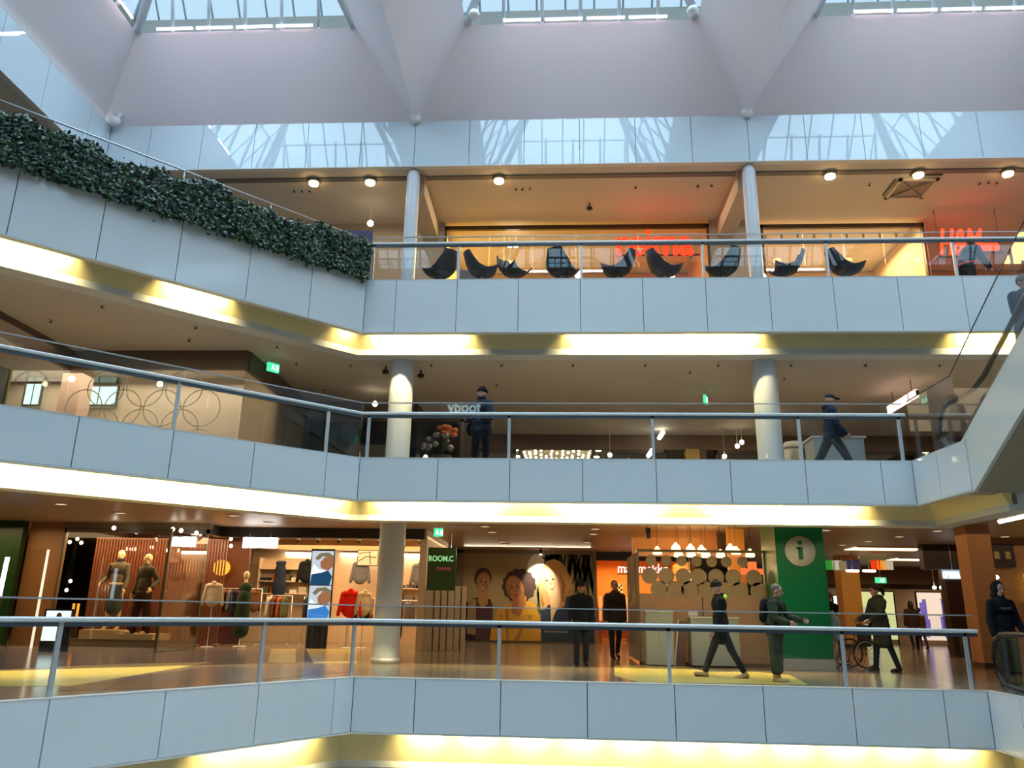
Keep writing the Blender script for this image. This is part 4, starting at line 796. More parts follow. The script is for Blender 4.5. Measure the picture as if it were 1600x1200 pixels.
# right woman
flat('picture_coat_right',[[(.60,1),(.60,.66),(.66,.56),(.74,.52),(.86,.50),(1,.72),(1,1)]],NAV,-.014)
flat('picture_hair',[[(.60,.66),(.585,.42),(.60,.22),(.64,.12),(.70,.09),(.76,.13),(.81,.24),(.845,.40),(.80,.45),(.78,.62),(.72,.66),(.66,.60),(.63,.66)]],HR3,-.018)
flat('picture_hair_shade',[[(.745,.25),(.79,.38),(.78,.58),(.74,.55),(.76,.4)],[(.60,.45),(.63,.60),(.62,.64),(.60,.58)]],HR3b,-.020)
flat('picture_neck',[[(.66,.46),(.75,.42),(.755,.55),(.70,.72),(.68,.84),(.675,.6)]],SK3,-.021); face(.672,.345,.066,.145,-.25,SK3,'c',-.024)
# middle woman
flat('picture_jacket',[[(.22,1),(.235,.80),(.28,.64),(.35,.60),(.42,.66),(.50,.56),(.56,.60),(.60,.76),(.605,1)]],YEL,-.024)
flat('picture_jacket_folds',[[(.40,1),(.45,.86),(.47,.84),(.44,1)],[(.49,.72),(.55,.72),(.52,.78)],[(.33,.66),(.36,.66),(.36,1),(.345,1)],[(.29,.7),(.31,.72),(.30,.8)]],YELd,-.028)
flat('picture_hair',[el(.435,.395,.128,.185,60,0,.05,13)],HR2,-.028)
flat('picture_neck',[[(.39,.52),(.47,.46),(.49,.60),(.44,.74),(.38,.70)]],SK2,-.031); face(.405,.43,.066,.145,-.22,SK2,'b',-.034,0)
flat('picture_earring',[el(.485,.54,.006,.03,10)],YEL,-.044)
flat('picture_caption',[[(.63+.018*i,.885),(.642+.018*i,.885),(.642+.018*i,.905),(.63+.018*i,.905)] for i in range(10)],mat('mural_grey',(.3,.28,.25),.6),-.02)
struct(MB().box(-3.6,1.5,30.0,30.2,0,3.3).build('wall_back',MUB))
b=MB(); b.box(-3.7,-3.45,29.75,30.0,0,3.3); b.box(1.4,1.5,29.7,30.0,0,3.3); b.box(-3.7,1.5,29.75,29.95,3.18,3.3); struct(b.build('trim_31',mat('grey_brown_trim',(.20,.16,.11),.5)))
p=P2(845,862,29); t=thing('spotlight','bright spotlight shining on the picture of the three women','spotlight',(p.x,p.y-.2,3.22)); MB().tube([(0,0,.08),(0,0,-.0)],.03,8).build('stem',BLACK,t); MB().tube([(0,-.06,.0),(0,.08,-.08)],.055,12).build('lamp_head',BLACK,t); MB().ball((0,.09,-.09),.05,.03,.05).build('bulb',emat('spot_white',(1,.93,.8),25),t)
spot('mural_spot',(p.x,p.y-.08,3.12),(p.x-.05,29.9,2.15),520,(1,.86,.62),58,.03)
area('mural_wash',(-1,28.3,3.25),4.5,.3,70,(1,.8,.52),rot=(math.radians(-25),0,0))
# shop with the marked word
struct(MB().box(1.5,5.5,35.2,35.4,0,3.3).build('wall_back',mat('orange_plain_wall',(.68,.33,.09),.6)))
b=MB(); b.box(1.5,5.2,30.0,30.2,2.98,3.3); struct(b.build('trim_32',mat('black_header',(.015,.012,.012),.5)))
b=MB(); b.box(5.0,5.2,30.2,35.2,0,3.3); b.box(1.45,1.55,30.2,35.2,0,3.3); struct(b.build('wall_right',ORW))
t=thing('shop_sign','white lit lowercase shop word partly hidden by the circle patterned booth','sign',(2.22,29.0,2.50)); text('letters','marimekko',.47,emat('sign_white',(1,.97,.92),1.6),(0,0,0),parent=t,bold=.0,wide=.86); MB().box(0,2.1,.03,.06,-.06,-.03).build('mounting_rail',FRAMED,t); 
for x in (.2,1.9): MB().tube([(x,.04,-.03),(x,.04,.8)],.01,5).build('rod',FRAMED,t)
shelf_unit(1.75,34.7,0,1.5,1.75,4,mat('orange_wood_shelf',(.5,.22,.06),.5),'wooden shelf with hanging patterned cloths in the orange lit shop',None)
for k in range(7):
    b=MB(); b.box(-.07,.07,-.02,.02,0,1.05); o=b.build('hanging_cloth',CLC[[5,4,5,3,5,1,5][k]],None,(1.9+k*.19,34.45,.72)); tag(o,'patterned cloth hanging on the shelf in the orange lit shop','cloth','cloths on the orange lit shop shelf')
t=thing('sales_table','low orange lit table inside the shop behind the dark coated man','table',(2.3,32.2,0)); MB().box(-.6,.6,-.4,.4,.74,.80).build('tabletop',WOOD,t)
for sx in (-1,1):
    for sy in (-1,1): MB().box(sx*.55-.03,sx*.55+.03,sy*.35-.03,sy*.35+.03,0,.74).build('leg',WOOD,t)
t=thing('wall_picture','small checked picture on the orange shop wall','picture',(2.45,35.15,1.95)); b=MB()
for i in range(5):
    for j in range(4):
        if (i+j)%2: b.box(i*.09,i*.09+.085,-.02,-.01,j*.09,j*.09+.085)
b.build('checked_pattern',BLACK,t); MB().box(-.02,.47,-.01,.0,-.02,.38).build('backing',WHITE,t)
# ---------------------------------------------------------------- clothes shop (left)
SW=mat('shop_back_wall',(.66,.50,.32),.6)
b=MB(); b.box(-16,-3.8,27.0,27.2,0,3.3); struct(b.build('wall_back',SW))
b=MB(); b.box(-3.85,-3.65,22.5,27.0,0,3.3); struct(b.build('wall_right',SW))
b=MB(); b.box(-14.75,-13.75,21.5,21.7,0,3.3); struct(b.build('wall_left',mat('orange_brown_wall',(.36,.17,.06),.4,noise=.15,nscale=1)))
b=MB(); b.box(-26,-14.75,21.2,21.4,0,3.3); struct(b.build('wall_left',mat('dark_green_wall',(.02,.075,.015),.3,noise=.6,nscale=1.5)))
b=MB(); b.cur=0; b.box(-9.6,-3.7,22.3,22.6,3.02,3.3); b.box(-9.9,-9.6,21.5,22.6,3.02,3.3); struct(b.build('trim_33',mat('black_header',(.015,.012,.012),.5)))
b=MB(); b.box(-13.75,-9.55,21.42,21.6,.0,.12); b.box(-13.75,-9.55,21.42,21.6,3.14,3.3); struct(b.build('trim_34',mat('brown_sill',(.20,.14,.07),.4)))
shopfront('storefront',-13.72,-9.6,21.5,.12,3.14,3,'large shop window with two mannequins at the left',frame=mat('bronze',(.12,.09,.04),.4))
t=thing('glass_wall','clear glass side wall at the corner of the shop window','glass wall',(-9.58,19.3,0)); MB().box(-.01,.01,0,2.15,.04,2.9).build('glass_pane',SHOPGLASS,t); b=MB(); b.box(-.03,.03,-.03,.03,0,2.95); b.box(-.02,.02,0,2.15,0,.04); b.build('frame',mat('bronze',(.12,.09,.04),.4),t)
# slat screen
t=thing('slat_screen','screen of reddish wooden slats behind the mannequins','screen',(-13.6,22.9,.0)); rr=random.Random(8); so=None
SL=mat('red_wood_slat',(.19,.055,.022),.35,noise=.4,nscale=5)
MB().box(0,4.0,-.03,.03,2.96,3.0).build('top_rail',SL,t)
for i in range(46):
    if so is None: so=MB().box(-.014,.014,-.03,.03,0,2.96).build('slat',SL,t,(.03,0,0))
    else: c=so.copy(); COL.objects.link(c); c.parent=t; c.location=(.03+i*.0875,0,0)
MB().box(0,4.0,-.03,.03,-.0,.04).build('bottom_rail',SL,t)
struct(MB().box(-13.7,-9.6,24.6,24.7,0,3.3).build('wall_back',mat('dark_red_wall',(.07,.02,.01),.5)))
for k,(a,b_,z) in enumerate([(-11.2,24.1,2.4),(-12.6,24.1,1.3)]): pass
# lamps in the window
wl=[(178,825,20.9),(270,827,20.9),(283,829,20.9),(307,833,20.9),(121,842,23.4),(109,847,23.4),(127,848,23.4),(199,858,24.0),(205,858,24.0),(211,858,24.0),(237,855,24.0),(244,843,24.0),(261,860,24.0),(279,860,24.0),(110,908,24.0),(104,922,24.0),(187,919,23.3),(258,924,24.0),(361,842,23.2),(361,853,23.2)]
onm=['bright spot above the left mannequin','first of three spots above the shop window','second of three spots above the shop window','spot right of the three above the shop window']
for i,(x,y,Y) in enumerate(wl):
    p=P2(x,y,Y); lb=onm[i] if i<4 else 'small glowing bulb hanging among the wooden slats'
    t=thing('bulb_lamp',lb,'lamp',p,group='bulbs in the shop window' if i>=4 else None) if i>=4 else thing('bulb_lamp',lb,'lamp',p)
    MB().ball((0,0,0),.05 if i not in(16,) else .085,None,.055 if i!=16 else .10,12,8).build('bulb',emat('bulb_warm',(1,.80,.45),7) if i>=4 else emat('bulb_white',(1,.92,.75),12),t); MB().tube([(0,0,.05),(0,0,3.28-p.z)],.005,5).build('cord',BLACK,t)
for i,(x,y0,y1) in enumerate([(176,0,0)]): pass
t=thing('candle_lamps','two glowing orange upright tubes behind the slats at the left','lamp',P2(117,955,23.3)); 
for dx in (-.06,.08): MB().tube([(dx,0,-.32),(dx,0,.22)],.035,8).build('lamp_tube',emat('orange_tube',(1,.30,.03),1.6),t)
MB().box(-.12,.14,-.06,.06,-1.02,-.32).build('base',FRAMED,t)
ow=thing('wicker_lamp','round glowing orange woven lamp in the clothes shop','lamp',P2(346,887,24.3)); b=MB(); b.ball((0,0,0),.26,.26,.24,20,12); b.build('shade',emat('orange_glow',(1,.34,.03),1.5),ow); z_=ow.location.z; MB().tube([(0,0,.24),(0,0,3.3-z_)],.008,6).build('cord',BLACK,ow); point('wicker_light',tuple(ow.location+Vector((0,-.4,0))),18,(1,.42,.1),.2)
# plinth
t=thing('display_plinth','long beige stepped plinth under the mannequins','plinth',(-12.0,22.0,.12)); PLM=mat('plinth_beige',(.55,.42,.24),.5)
b=MB(); b.box(-1.1,.05,-.1,.62,0,.30); b.build('high_block',PLM,t); MB().box(.06,1.15,-.4,.62,0,.22).build('low_block',PLM,t)
# hanging sign, screens
t=thing('shop_sign','overexposed white lit sign hanging in the clothes shop front','sign',(-8.4,22.2,2.86)); b=MB(); 
for i,(a,c,h) in enumerate([(-.48,-.36,.15),(-.35,-.24,.14),(-.23,-.12,.15),(-.11,-.01,.13),(.05,.15,.14),(.16,.26,.13),(.27,.37,.14),(.38,.5,.13)]): b.box(a,c,-.03,.02,-h,h-.01)
b.build('lit_letters',emat('over_white',(1,.98,.93),9),t); b=MB(); b.tube([(-.3,0,.14),(-.3,0,.42)],.01,5); b.tube([(.3,0,.14),(.3,0,.42)],.01,5); b.build('rod',FRAMED,t); MB().box(-.5,.52,.02,.05,-.15,.15).build('backing',WHITE,t)
SCR=mat('screen_bezel',(.01,.01,.012),.3)
t=thing('video_screen','tall screen showing a figure in a blue jacket twice in the clothes shop','screen',(-6.78,23.0,0)); MB().box(-.35,.35,0,.08,.72,2.76).build('bezel',SCR,t); MB().box(-.3,.3,.0,.07,0,.72).build('stand',BLACK,t)
for j,z0 in enumerate((1.74,.76)):
    H=.96
    def sp_(name,pts,c,e,y): 
        n=len(pts); b=MB(); b.add([(-.32+.64*u,y,z0+H*v) for u,v in pts]+[(-.32+.64*u,y+.003,z0+H*v) for u,v in pts],[list(range(n)),list(range(n,2*n))[::-1]]); return b.build(name,emat('screen_%s'%name+str(c[2]),c,e),t)
    sp_('picture_background',[(0,0),(1,0),(1,1),(0,1)],(.62,.68,.74),.75,-.004)
    sp_('picture_jacket',[(0,0),(.9,0),(1,.25),(.8,.42),(.35,.45),(.05,.3)],(.02,.09,.20) if j==0 else (.05,.22,.6),.6 if j==0 else .9,-.008)
    sp_('picture_shirt',[(.0,.3),(.1,.62),(.4,.45),(.75,.42),(.5,.36)],(.85,.88,.9),.9,-.010)
    sp_('picture_face',[(.45,.50),(.8,.42),(1,.55),(1,.82),(.6,.82),(.4,.66)],(.36,.15,.07),.8,-.012)
    sp_('picture_hat',[(.15,.78),(.35,.93),(.75,.96),(1,.86),(1,.80),(.5,.84),(.3,.72)],(.30,.24,.13),.6,-.014)
# cove lights of the clothes shop
for a,c in [(-9.2,-7.9),(-7.3,-5.6),(-5.4,-4.0)]:
    t=thing('cove_light','long white light strip above the %s part of the clothes shop wall'%{-9.2:'left',-7.3:'middle',-5.4:'right'}[a],'lamp',((a+c)/2,26.85,2.86)); MB().box(-(c-a)/2,(c-a)/2,-.06,.04,-.05,.05).build('lit_strip',emat('strip_cream',(1,.86,.62),9),t); MB().box(-(c-a)/2,(c-a)/2,-.08,.14,.05,.09).build('housing',WHITE,t)
b=MB(); b.box(-9.8,-3.9,26.3,27.0,2.98,3.3); struct(b.build('trim_35',mat('shop_bulkhead',(.50,.32,.16),.6)))
b=MB(); 
for x in (-7.75,-5.5): b.box(x-.12,x+.12,26.2,27.0,0,3.0)
struct(b.build('trim_36',SW))
# spot row silhouettes
bs=None
for i in range(9):
    L_=(-9.0+i*.62,23.6,3.12); lb='black track spotlight under the dark ceiling edge of the clothes shop'
    if bs is None:
        bs=thing('track_spotlight',lb,'spotlight',L_,group='black track spotlights of the clothes shop'); MB().tube([(0,0,.17),(0,0,0)],.02,8).build('stem',BLACK,bs); MB().tube([(0,.06,.0),(.02,-.09,-.1)],.05,10).build('lamp_head',BLACK,bs); proto(bs)
    else: dup(bs,L_)
# garments
def garment(m,kind):
    b=MB()
    if kind=='jacket':
        b.cap_((-.13,0,-.08),(.13,0,-.08),.07,.07,8); b.ball((0,0,-.30),.215,.06,.30,14,8); b.ball((0,0,-.48),.20,.07,.18,12,6)
        for s in (-1,1): b.cap_((s*.18,0,-.09),(s*.27,.0,-.58),.062,.05,8)
        b.ball((0,-.02,-.0),.07,.05,.05,10,6)
    elif kind=='trousers':
        for s in (-1,1): b.cap_((s*.07,0,-.1),(s*.08,0,-.85),.075,.05,8)
        b.ball((0,0,-.08),.15,.06,.08,10,6)
    else:
        b.cap_((-.10,0,-.08),(.10,0,-.08),.06,.06,8); b.ball((0,0,-.35),.17,.06,.33,12,8); b.ball((0,0,-.75),.22,.07,.35,12,8)
    o=b.build('garment',m); remesh(o,.022,3); return o
def hanger(par):
    b=MB(); b.tube([(0,0,.08),(.03,0,.06),(.0,0,0),(-.2,0,-.06),(.2,0,-.06),(0,0,0)],.006,5); return b.build('hanger',STEEL,par)
GP=[]
for m in (CLC[0],CLC[1],CLC[3],CLC[4],CLC[2],CLC[6],mat('cloth_brown',(.12,.05,.025),.8),mat('cloth_red',(.75,.02,.01),.7)):
    for kd in ('jacket','dress'):
        o=garment(m,kd); o.location=(0,45,-3); GP.append(o)
used=set()
def place_g(k,x,y,z,rz,lb,grp,sc=1):
    o=GP[k]
    if k in used: o=o.copy(); COL.objects.link(o)
    used.add(k); o.location=(x,y,z); o.rotation_euler.z=rz; o.scale=(sc,)*3; tag(o,lb,'clothes',grp); return o
def rack(x0,x1,y,z,lb,glb,grp,ks,step=.16,legs=True):
    t=thing('clothes_rack',lb,'clothes rack',((x0+x1)/2,y,0)); w=(x1-x0)/2; MB().tube([(-w,0,z),(w,0,z)],.016,8).build('rail',STEEL,t)
    for s in (-w,w): MB().tube([(s,0,0),(s,0,z)],.016,8).build('upright',STEEL,t); MB().tube([(s,-.22,.02),(s,.22,.02)],.016,8).build('foot',STEEL,t)
    x=x0+.12; i=0; rr=random.Random(int(x0*10))
    while x<x1-.08: place_g(ks[i%len(ks)],x,y,z-.03,math.pi/2+rr.uniform(-.25,.25),glb,grp); x+=step*rr.uniform(.8,1.3); i+=1
rack(-10.1,-8.85,24.0,1.62,'clothes rack with dark and brown garments left of the video screen','brown and dark garment hanging on the rack left of the video screen','garments on the long rack',[12,2,1,13,9,8,12,6],.14)
rack(-9.0,-8.2,24.9,1.45,'clothes rack behind the tall green coat','cream or brown garment on the rack in the middle of the clothes shop','garments on the middle rack',[8,12,4,10],.15)
rack(-8.0,-7.2,25.5,1.45,'clothes rack just left of the video screen','dark garment on the rack just left of the video screen','garments left of the screen',[0,6,2,8],.15)
rack(-5.3,-4.1,24.4,1.35,'clothes rack with dark garments behind the white column','dark garment on the rack behind the white column','garments behind the column',[2,0,6,1,2],.15)
rack(-6.5,-5.6,25.2,1.4,'clothes rack with dark garments right of the video screen','dark garment on the rack right of the video screen','garments right of the screen',[12,6,2,0],.15)
for k,x,z,lb in [(1,-9.15,2.62,'grey dress hanging high on the left of the shop wall'),(6,-8.25,2.62,'black jacket hanging high on the shop wall left of the screen'),(2,-6.45,2.62,'dark jacket hanging high on the wall right of the screen'),(2,-4.45,2.58,'grey jacket hanging high on the wall right of the white column')]:
    o=place_g(k,x,26.3,z,0,lb,None,1.15); 
o=place_g(14,-5.98,23.4,1.62,.3,'bright red coat on a stand right of the video screen',None,1.2)
o=place_g(8,-5.62,23.6,1.60,.9,'cream coat beside the bright red coat',None,1.1)
o=place_g(8,-9.75,22.6,1.75,.1,'pale yellow top on a bust at the right end of the shop window',None,1.05)
for x,y,h,lb in [(-5.98,23.4,1.62,'stand carrying the bright red coat'),(-5.62,23.6,1.6,'stand carrying the cream coat'),(-9.75,22.6,1.75,'stand under the pale yellow top')]:
    t=thing('display_stand',lb,'stand',(x,y,0)); MB().tube([(0,0,.02),(0,0,h-.06)],.015,8).build('pole',STEEL,t); MB().lathe([(0,0),(.18,0),(.16,.02),(0,.02)],20).build('base',STEEL,t)
t=thing('coat_bust','dark green sleeveless long coat on a bust at the glass corner','mannequin',(-8.95,22.9,0)); b=MB(); b.ball((0,0,1.62),.20,.12,.16,14,8); b.cap_((0,0,1.4),(0,0,.45),.19,.22,14); remesh(b.build('coat',mat('cloth_green',(.03,.05,.03),.8),t),.025,3); b=MB(); b.tube([(0,0,1.7),(0,0,1.86)],.05,10); b.ball((0,0,1.98),.085,.1,.12,12,8); b.build('head',mat('cream_head',(.62,.50,.30),.5),t); b=MB(); b.lathe([(0,0),(.2,0),(.18,.03),(.02,.04),(.02,.4)],18); b.build('base',STEEL,t)
su=shelf_unit(-9.9,26.3,1.5,1.9,1.2,3,BEIGE,'beige wall shelf with boxes behind the orange lamp',None)
stacks(-9.9,26.3,1.5,1.9,2,.4,CLC,'folded clothes or boxes on the beige wall shelf','clothes on the wall shelf',5)
su=shelf_unit(-5.75,26.3,1.35,1.5,.75,2,BEIGE,'beige wall shelf with dark piles behind the white column',None)
stacks(-5.75,26.3,1.35,1.5,2,.37,[CLC[1],CLC[4]],'dark folded pile on the wall shelf behind the column','dark piles on the wall shelf',6)
for px,py,lb,c in [(390,873,'framed picture of orange and blue shapes on the shop wall','a'),(582,874,'framed line drawing on the shop wall right of the screen','b')]:
    p=P2(px,py,26.9); t=thing('wall_picture',lb,'picture',(p.x,26.2,p.z)); MB().box(-.36,.36,0,.03,-.26,.26).build('frame',FRAMED,t); MB().box(-.33,.33,-.006,0,-.23,.23).build('picture_ground',mat('pic_%s'%c,(.5,.36,.2) if c=='a' else (.6,.5,.38),.6),t); b=MB()
    if c=='a': b.ball((.05,-.01,.0),.16,.005,.2,14,8); b.ball((-.15,-.01,-.08),.12,.005,.12,14,8); b.build('picture_shapes',mat('pic_orange',(.55,.15,.04),.6),t)
    else: b.tube([(-.3,-.01,-.1),(-.05,-.01,.05),(.3,-.01,.02)],.012,5); b.tube([(.1,-.01,-.2),(.05,-.01,.2)],.012,5); b.tube([(-.3,-.01,.15),(.1,-.01,.2)],.01,5); b.build('picture_lines',BLACK,t)
# right end of clothes shop: green notice glass and white partition
t=thing('poster','green lit poster with pale letters right of the white column','poster',(-3.3,21.5,1.75)); GP_=mat('green_poster',(.035,.08,.02),.4); MB().box(-.15,.62,0,.03,-.15,.98).build('board',GP_,t); text('letters','ROOM.C',.2,emat('pale_green_letters',(.35,.7,.28),.7),(-.13,-.01,.62),parent=t,bold=.004,wide=.86); MB().box(.1,.5,-.008,.0,.38,.46).build('pink_bar',mat('pink_bar',(.4,.12,.18),.5),t)
b=MB(); b.box(-.14,-.10,0,.03,-1.75,-.15); b.box(.55,.6,0,.03,-1.75,-.15); b.build('stand',STEEL,t)
t=thing('partition','ribbed beige partition right of the clothes rack','partition',(-3.0,22.6,0)); b=MB(); b.box(-.65,.5,0,.08,0,1.75); b.build('panel',BEIGE,t); b=MB()
for i in range(6): b.box(-.6+i*.19,-.57+i*.19,-.02,0,.02,1.73)
b.build('ribs',FRAMED,t)
t=thing('lit_sign_box','small white and green glowing sign box under the ceiling','sign',P2(705,865,21.6)); MB().box(-.14,.0,-.05,.05,-.12,.12).build('white_half',emat('over_white',(1,.98,.93),9),t); MB().box(.0,.14,-.05,.05,-.12,.10).build('green_half',emat('green_pale',(.45,.9,.4),1.6),t); MB().tube([(0,0,.12),(0,0,3.3-t.location.z)],.01,5).build('rod',STEEL,t)
p=P2(685,831,20); exit_sign(p.x,p.y,2.99,0,'green exit sign right of the white column on the lowest gallery',.22,.31)
# kiosk
t=thing('kiosk_screen','two white lit display panels on a dark stand at the far left','kiosk',(-11.9,19.0,0)); LK=emat('kiosk_white',(.75,.95,.92),1.15)
MB().box(-.33,.26,-.02,.02,.62,.93).build('upper_display',LK,t); MB().box(-.36,.10,-.02,.02,.24,.58).build('lower_display',LK,t); MB().box(-.4,.3,.02,.08,0,.97).build('stand',BLACK,t); b=MB(); b.tube([(-.08,-.03,.70),(-.02,-.03,.86),(.06,-.03,.70)],.012,6); b.ball((0.0,-.03,.80),.07,.004,.09,12,6); b.build('drawn_face',mat('line_brown',(.35,.2,.1),.5),t)
t=thing('glass_door','tall glass door with lit white edge at the far left','door',(P2(66,912,20.2).x-1.0,20.2,0)); MB().box(0,1.0,-.008,.008,.05,2.45).build('glass_pane',SHOPGLASS,t); MB().box(.98,1.03,-.02,.02,.0,2.45).build('lit_edge',emat('edge_white',(1,.85,.6),.9),t)
t=thing('lit_post','white glowing tube at the far left edge of the lowest gallery','lamp',P2(5,900,19)); MB().tube([(0,0,-.5),(.02,0,.45)],.05,8).build('lamp_tube',emat('cool_tube',(.85,.9,1),4),t); MB().box(-.06,.06,-.06,.06,-t.location.z,-.5).build('foot',BLACK,t)
# ceiling downlights of the lowest gallery
dl=None
for i,(x,y) in enumerate([(95,787),(188,801),(365,805),(420,816),(758,822),(769,831),(930,826),(927,834),(917,847),(785,846),(790,850),(1465,829),(1357,845),(1317,851),(1508,845),(1340,870),(1405,838),(1290,828),(1570,838)]):
    p=PZ(x,y,3.3); lb='flat round ceiling lamp of the lowest gallery'
    if dl is None:
        dl=thing('downlight',lb,'lamp',(p.x,p.y,3.3),group='flat ceiling lamps of the lowest gallery'); MB().lathe([(.12,0),(.15,0),(.15,-.02),(.12,-.02)],20).build('lamp_ring',STEEL,dl); MB().lathe([(0,-.01),(.12,-.01),(.12,-.014),(0,-.014)],20).build('lens',emat('lens_dim',(1,.72,.4),.9),dl); proto(dl)
    else: dup(dl,(p.x,p.y,3.3))
for k,(x0,x1,y,lb) in enumerate([(1330,1450,856,'near rectangular ceiling light over the passage on the right'),(1395,1500,873,'far rectangular ceiling light over the passage on the right')]):
    p=PZ(x0,y,3.3);q=PZ(x1,y,3.3); t=thing('ceiling_light',lb,'lamp',((p.x+q.x)/2,p.y,3.3)); w=(q.x-p.x)/2; MB().box(-w,w,-.6,.6,-.02,-.01).build('diffuser',emat('diffuser_warm',(1,.72,.4),2.2),t); b=MB(); b.box(-w-.05,w+.05,-.65,-.6,-.04,0); b.box(-w-.05,w+.05,.6,.65,-.04,0); b.build('frame',WHITE,t)
p=PZ(1012,823,3.3); t=thing('loudspeaker','black box loudspeaker hanging under the ceiling above the booth','loudspeaker',(p.x,p.y,3.3)); MB().box(-.06,.06,-.1,.1,-.30,-.04).build('body',BLACK,t); MB().box(-.02,.02,-.02,.02,-.04,0).build('bracket',STEEL,t)
# yellow patches painted on the floor as reflections of the lit cove
def zpoly(b,px,z): b.prism([tuple(PZ(x,y,0))[:2] for x,y in px],.001,z)
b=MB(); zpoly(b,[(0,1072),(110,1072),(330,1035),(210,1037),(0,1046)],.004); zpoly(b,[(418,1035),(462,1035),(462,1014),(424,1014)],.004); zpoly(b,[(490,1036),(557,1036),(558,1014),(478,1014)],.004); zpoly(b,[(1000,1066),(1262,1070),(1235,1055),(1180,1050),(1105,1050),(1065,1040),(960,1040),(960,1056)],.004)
struct(b.build('floor',mat('painted_cove_reflection',(.62,.50,.14),.22,spec=.6)))  # added patches standing in for cove reflections, not a floor part
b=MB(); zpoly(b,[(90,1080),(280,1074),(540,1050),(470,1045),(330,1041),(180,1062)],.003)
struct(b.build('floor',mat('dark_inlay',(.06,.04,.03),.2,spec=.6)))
# ---------------------------------------------------------------- passage on the right
b=MB(); b.box(9,26,37.5,37.7,0,3.3); struct(b.build('wall_back',mat('mauve_wall',(.40,.24,.14),.6)))
b=MB(); b.box(8.5,26,36.9,37.3,2.35,2.55); struct(b.build('trim_40',FRAMED))
ORP=mat('orange_pillar',(.46,.23,.10),.5)
for x,y,w,lb in [(10.3,20.2,.28,'orange brown pillar right of the passage'),(11.0,31,.34,'yellow lit pillar behind the ponytailed woman'),(15.7,33,.28,'far orange pillar at the passage shops')]:
    t=thing('pillar',lb,'pillar',(x,y,0)); MB().box(-w,w,-w,w,0,3.3).build('shaft',ORP if w<.33 else mat('yellow_pillar',(.62,.32,.06),.5),t); MB().box(-w-.01,w+.01,-w-.01,w+.01,0,.12).build('plinth',FRAMED,t)
for k,(x0,x1,z0,z1,c,e,lb) in enumerate([(10.2,10.9,.9,1.9,(.9,.55,.35),.9,'orange and white lit shop display left of the yellow pillar'),(9.3,10.1,.5,2.0,(.75,.5,.55),.8,'pinkish lit shop display beside the green pillar'),(12.3,13.0,1.2,2.0,(.95,.9,.8),1.1,'white lit shop display right of the ponytailed woman'),(13.2,14.9,.2,2.2,(.72,.72,.32),.8,'tall greenish yellow lit shop window in the passage'),(15.9,17.6,.2,2.2,(.85,.65,.5),.9,'bright lit shop window behind the blue banner')]):
    t=thing('shop_display',lb,'display',(x0,36.6,0)); MB().box(0,x1-x0,0,.05,z0,z1).build('lit_panel',emat('disp%d'%k,c,e),t); b=MB(); b.box(-.05,0,-.02,.06,0,z1+.05); b.box(x1-x0,x1-x0+.05,-.02,.06,0,z1+.05); b.box(0,x1-x0,-.02,.06,z1,z1+.05); b.build('frame',FRAMED,t)
    b=MB(); rr=random.Random(k)
    for i in range(4): a=rr.uniform(0,(x1-x0)*.7); b.box(a,a+.15+rr.random()*.15,-.02,-.005,z0+rr.uniform(0,.3)*(z1-z0),z0+rr.uniform(.35,.9)*(z1-z0))
    b.build('printed_shape',emat('dispc%d'%k,[(.2,.5,.8),(.9,.4,.05),(.8,.8,.8),(.85,.8,.5),(.3,.2,.7)][k],.5),t)
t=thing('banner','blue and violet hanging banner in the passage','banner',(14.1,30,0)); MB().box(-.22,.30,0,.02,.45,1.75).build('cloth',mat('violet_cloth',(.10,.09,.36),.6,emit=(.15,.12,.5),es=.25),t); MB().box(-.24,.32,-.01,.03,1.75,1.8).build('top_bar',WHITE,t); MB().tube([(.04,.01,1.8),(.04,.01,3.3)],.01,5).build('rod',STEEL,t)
flags=[(1296,883,(.02,.35,.04),'green flag nearest the green pillar'),(1308,883,(.6,.6,.55),'white flag beside the green flag'),(1331,882,(.02,.02,.07),'dark navy flag over the passage'),(1368,882,(.85,.05,.01),'red flag over the passage'),(1378,883,(.9,.45,.03),'yellow stripe flag beside the red flag'),(1388,883,(.6,.6,.52),'white flag right of the red flag'),(1316,884,(.2,.2,.12),'olive flag left of the navy flag')]
for x,y,c,lb in flags:
    p=P2(x,y,30); t=thing('flag',lb,'flag',(p.x,30,p.z)); w=.17 if c[2]>.06 or c[0]>.1 else .15
    if 'navy' in lb: w=.3
    vs=[];fs=[]
    for i in range(7):
        for j in (0,1): vs.append((-w+2*w*i/6,.03*math.sin(i*1.6),-.17+.34*j))
    for i in range(6): fs.append((2*i,2*i+2,2*i+3,2*i+1))
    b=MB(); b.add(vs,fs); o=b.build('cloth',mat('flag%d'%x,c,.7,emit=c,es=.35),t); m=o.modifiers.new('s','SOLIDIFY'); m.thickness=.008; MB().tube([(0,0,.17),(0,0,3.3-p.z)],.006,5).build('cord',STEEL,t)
for x,y,lb in [(1332,892,'left glowing long lamp over the passage'),(1358,892,'right glowing long lamp over the passage')]:
    p=P2(x,y,29.5); t=thing('long_lamp',lb,'lamp',p); MB().cap_((-.2,0,0),(.2,0,0),.045,.045,8).build('lamp_tube',emat('peach_tube',(1,.72,.5),4),t); MB().tube([(0,0,.04),(0,0,3.3-p.z)],.006,5).build('cord',STEEL,t)
p=P2(1376,907,33); exit_sign(p.x,p.y,p.z,0,'distant green exit sign behind the ponytailed woman',.42,3.3-p.z)
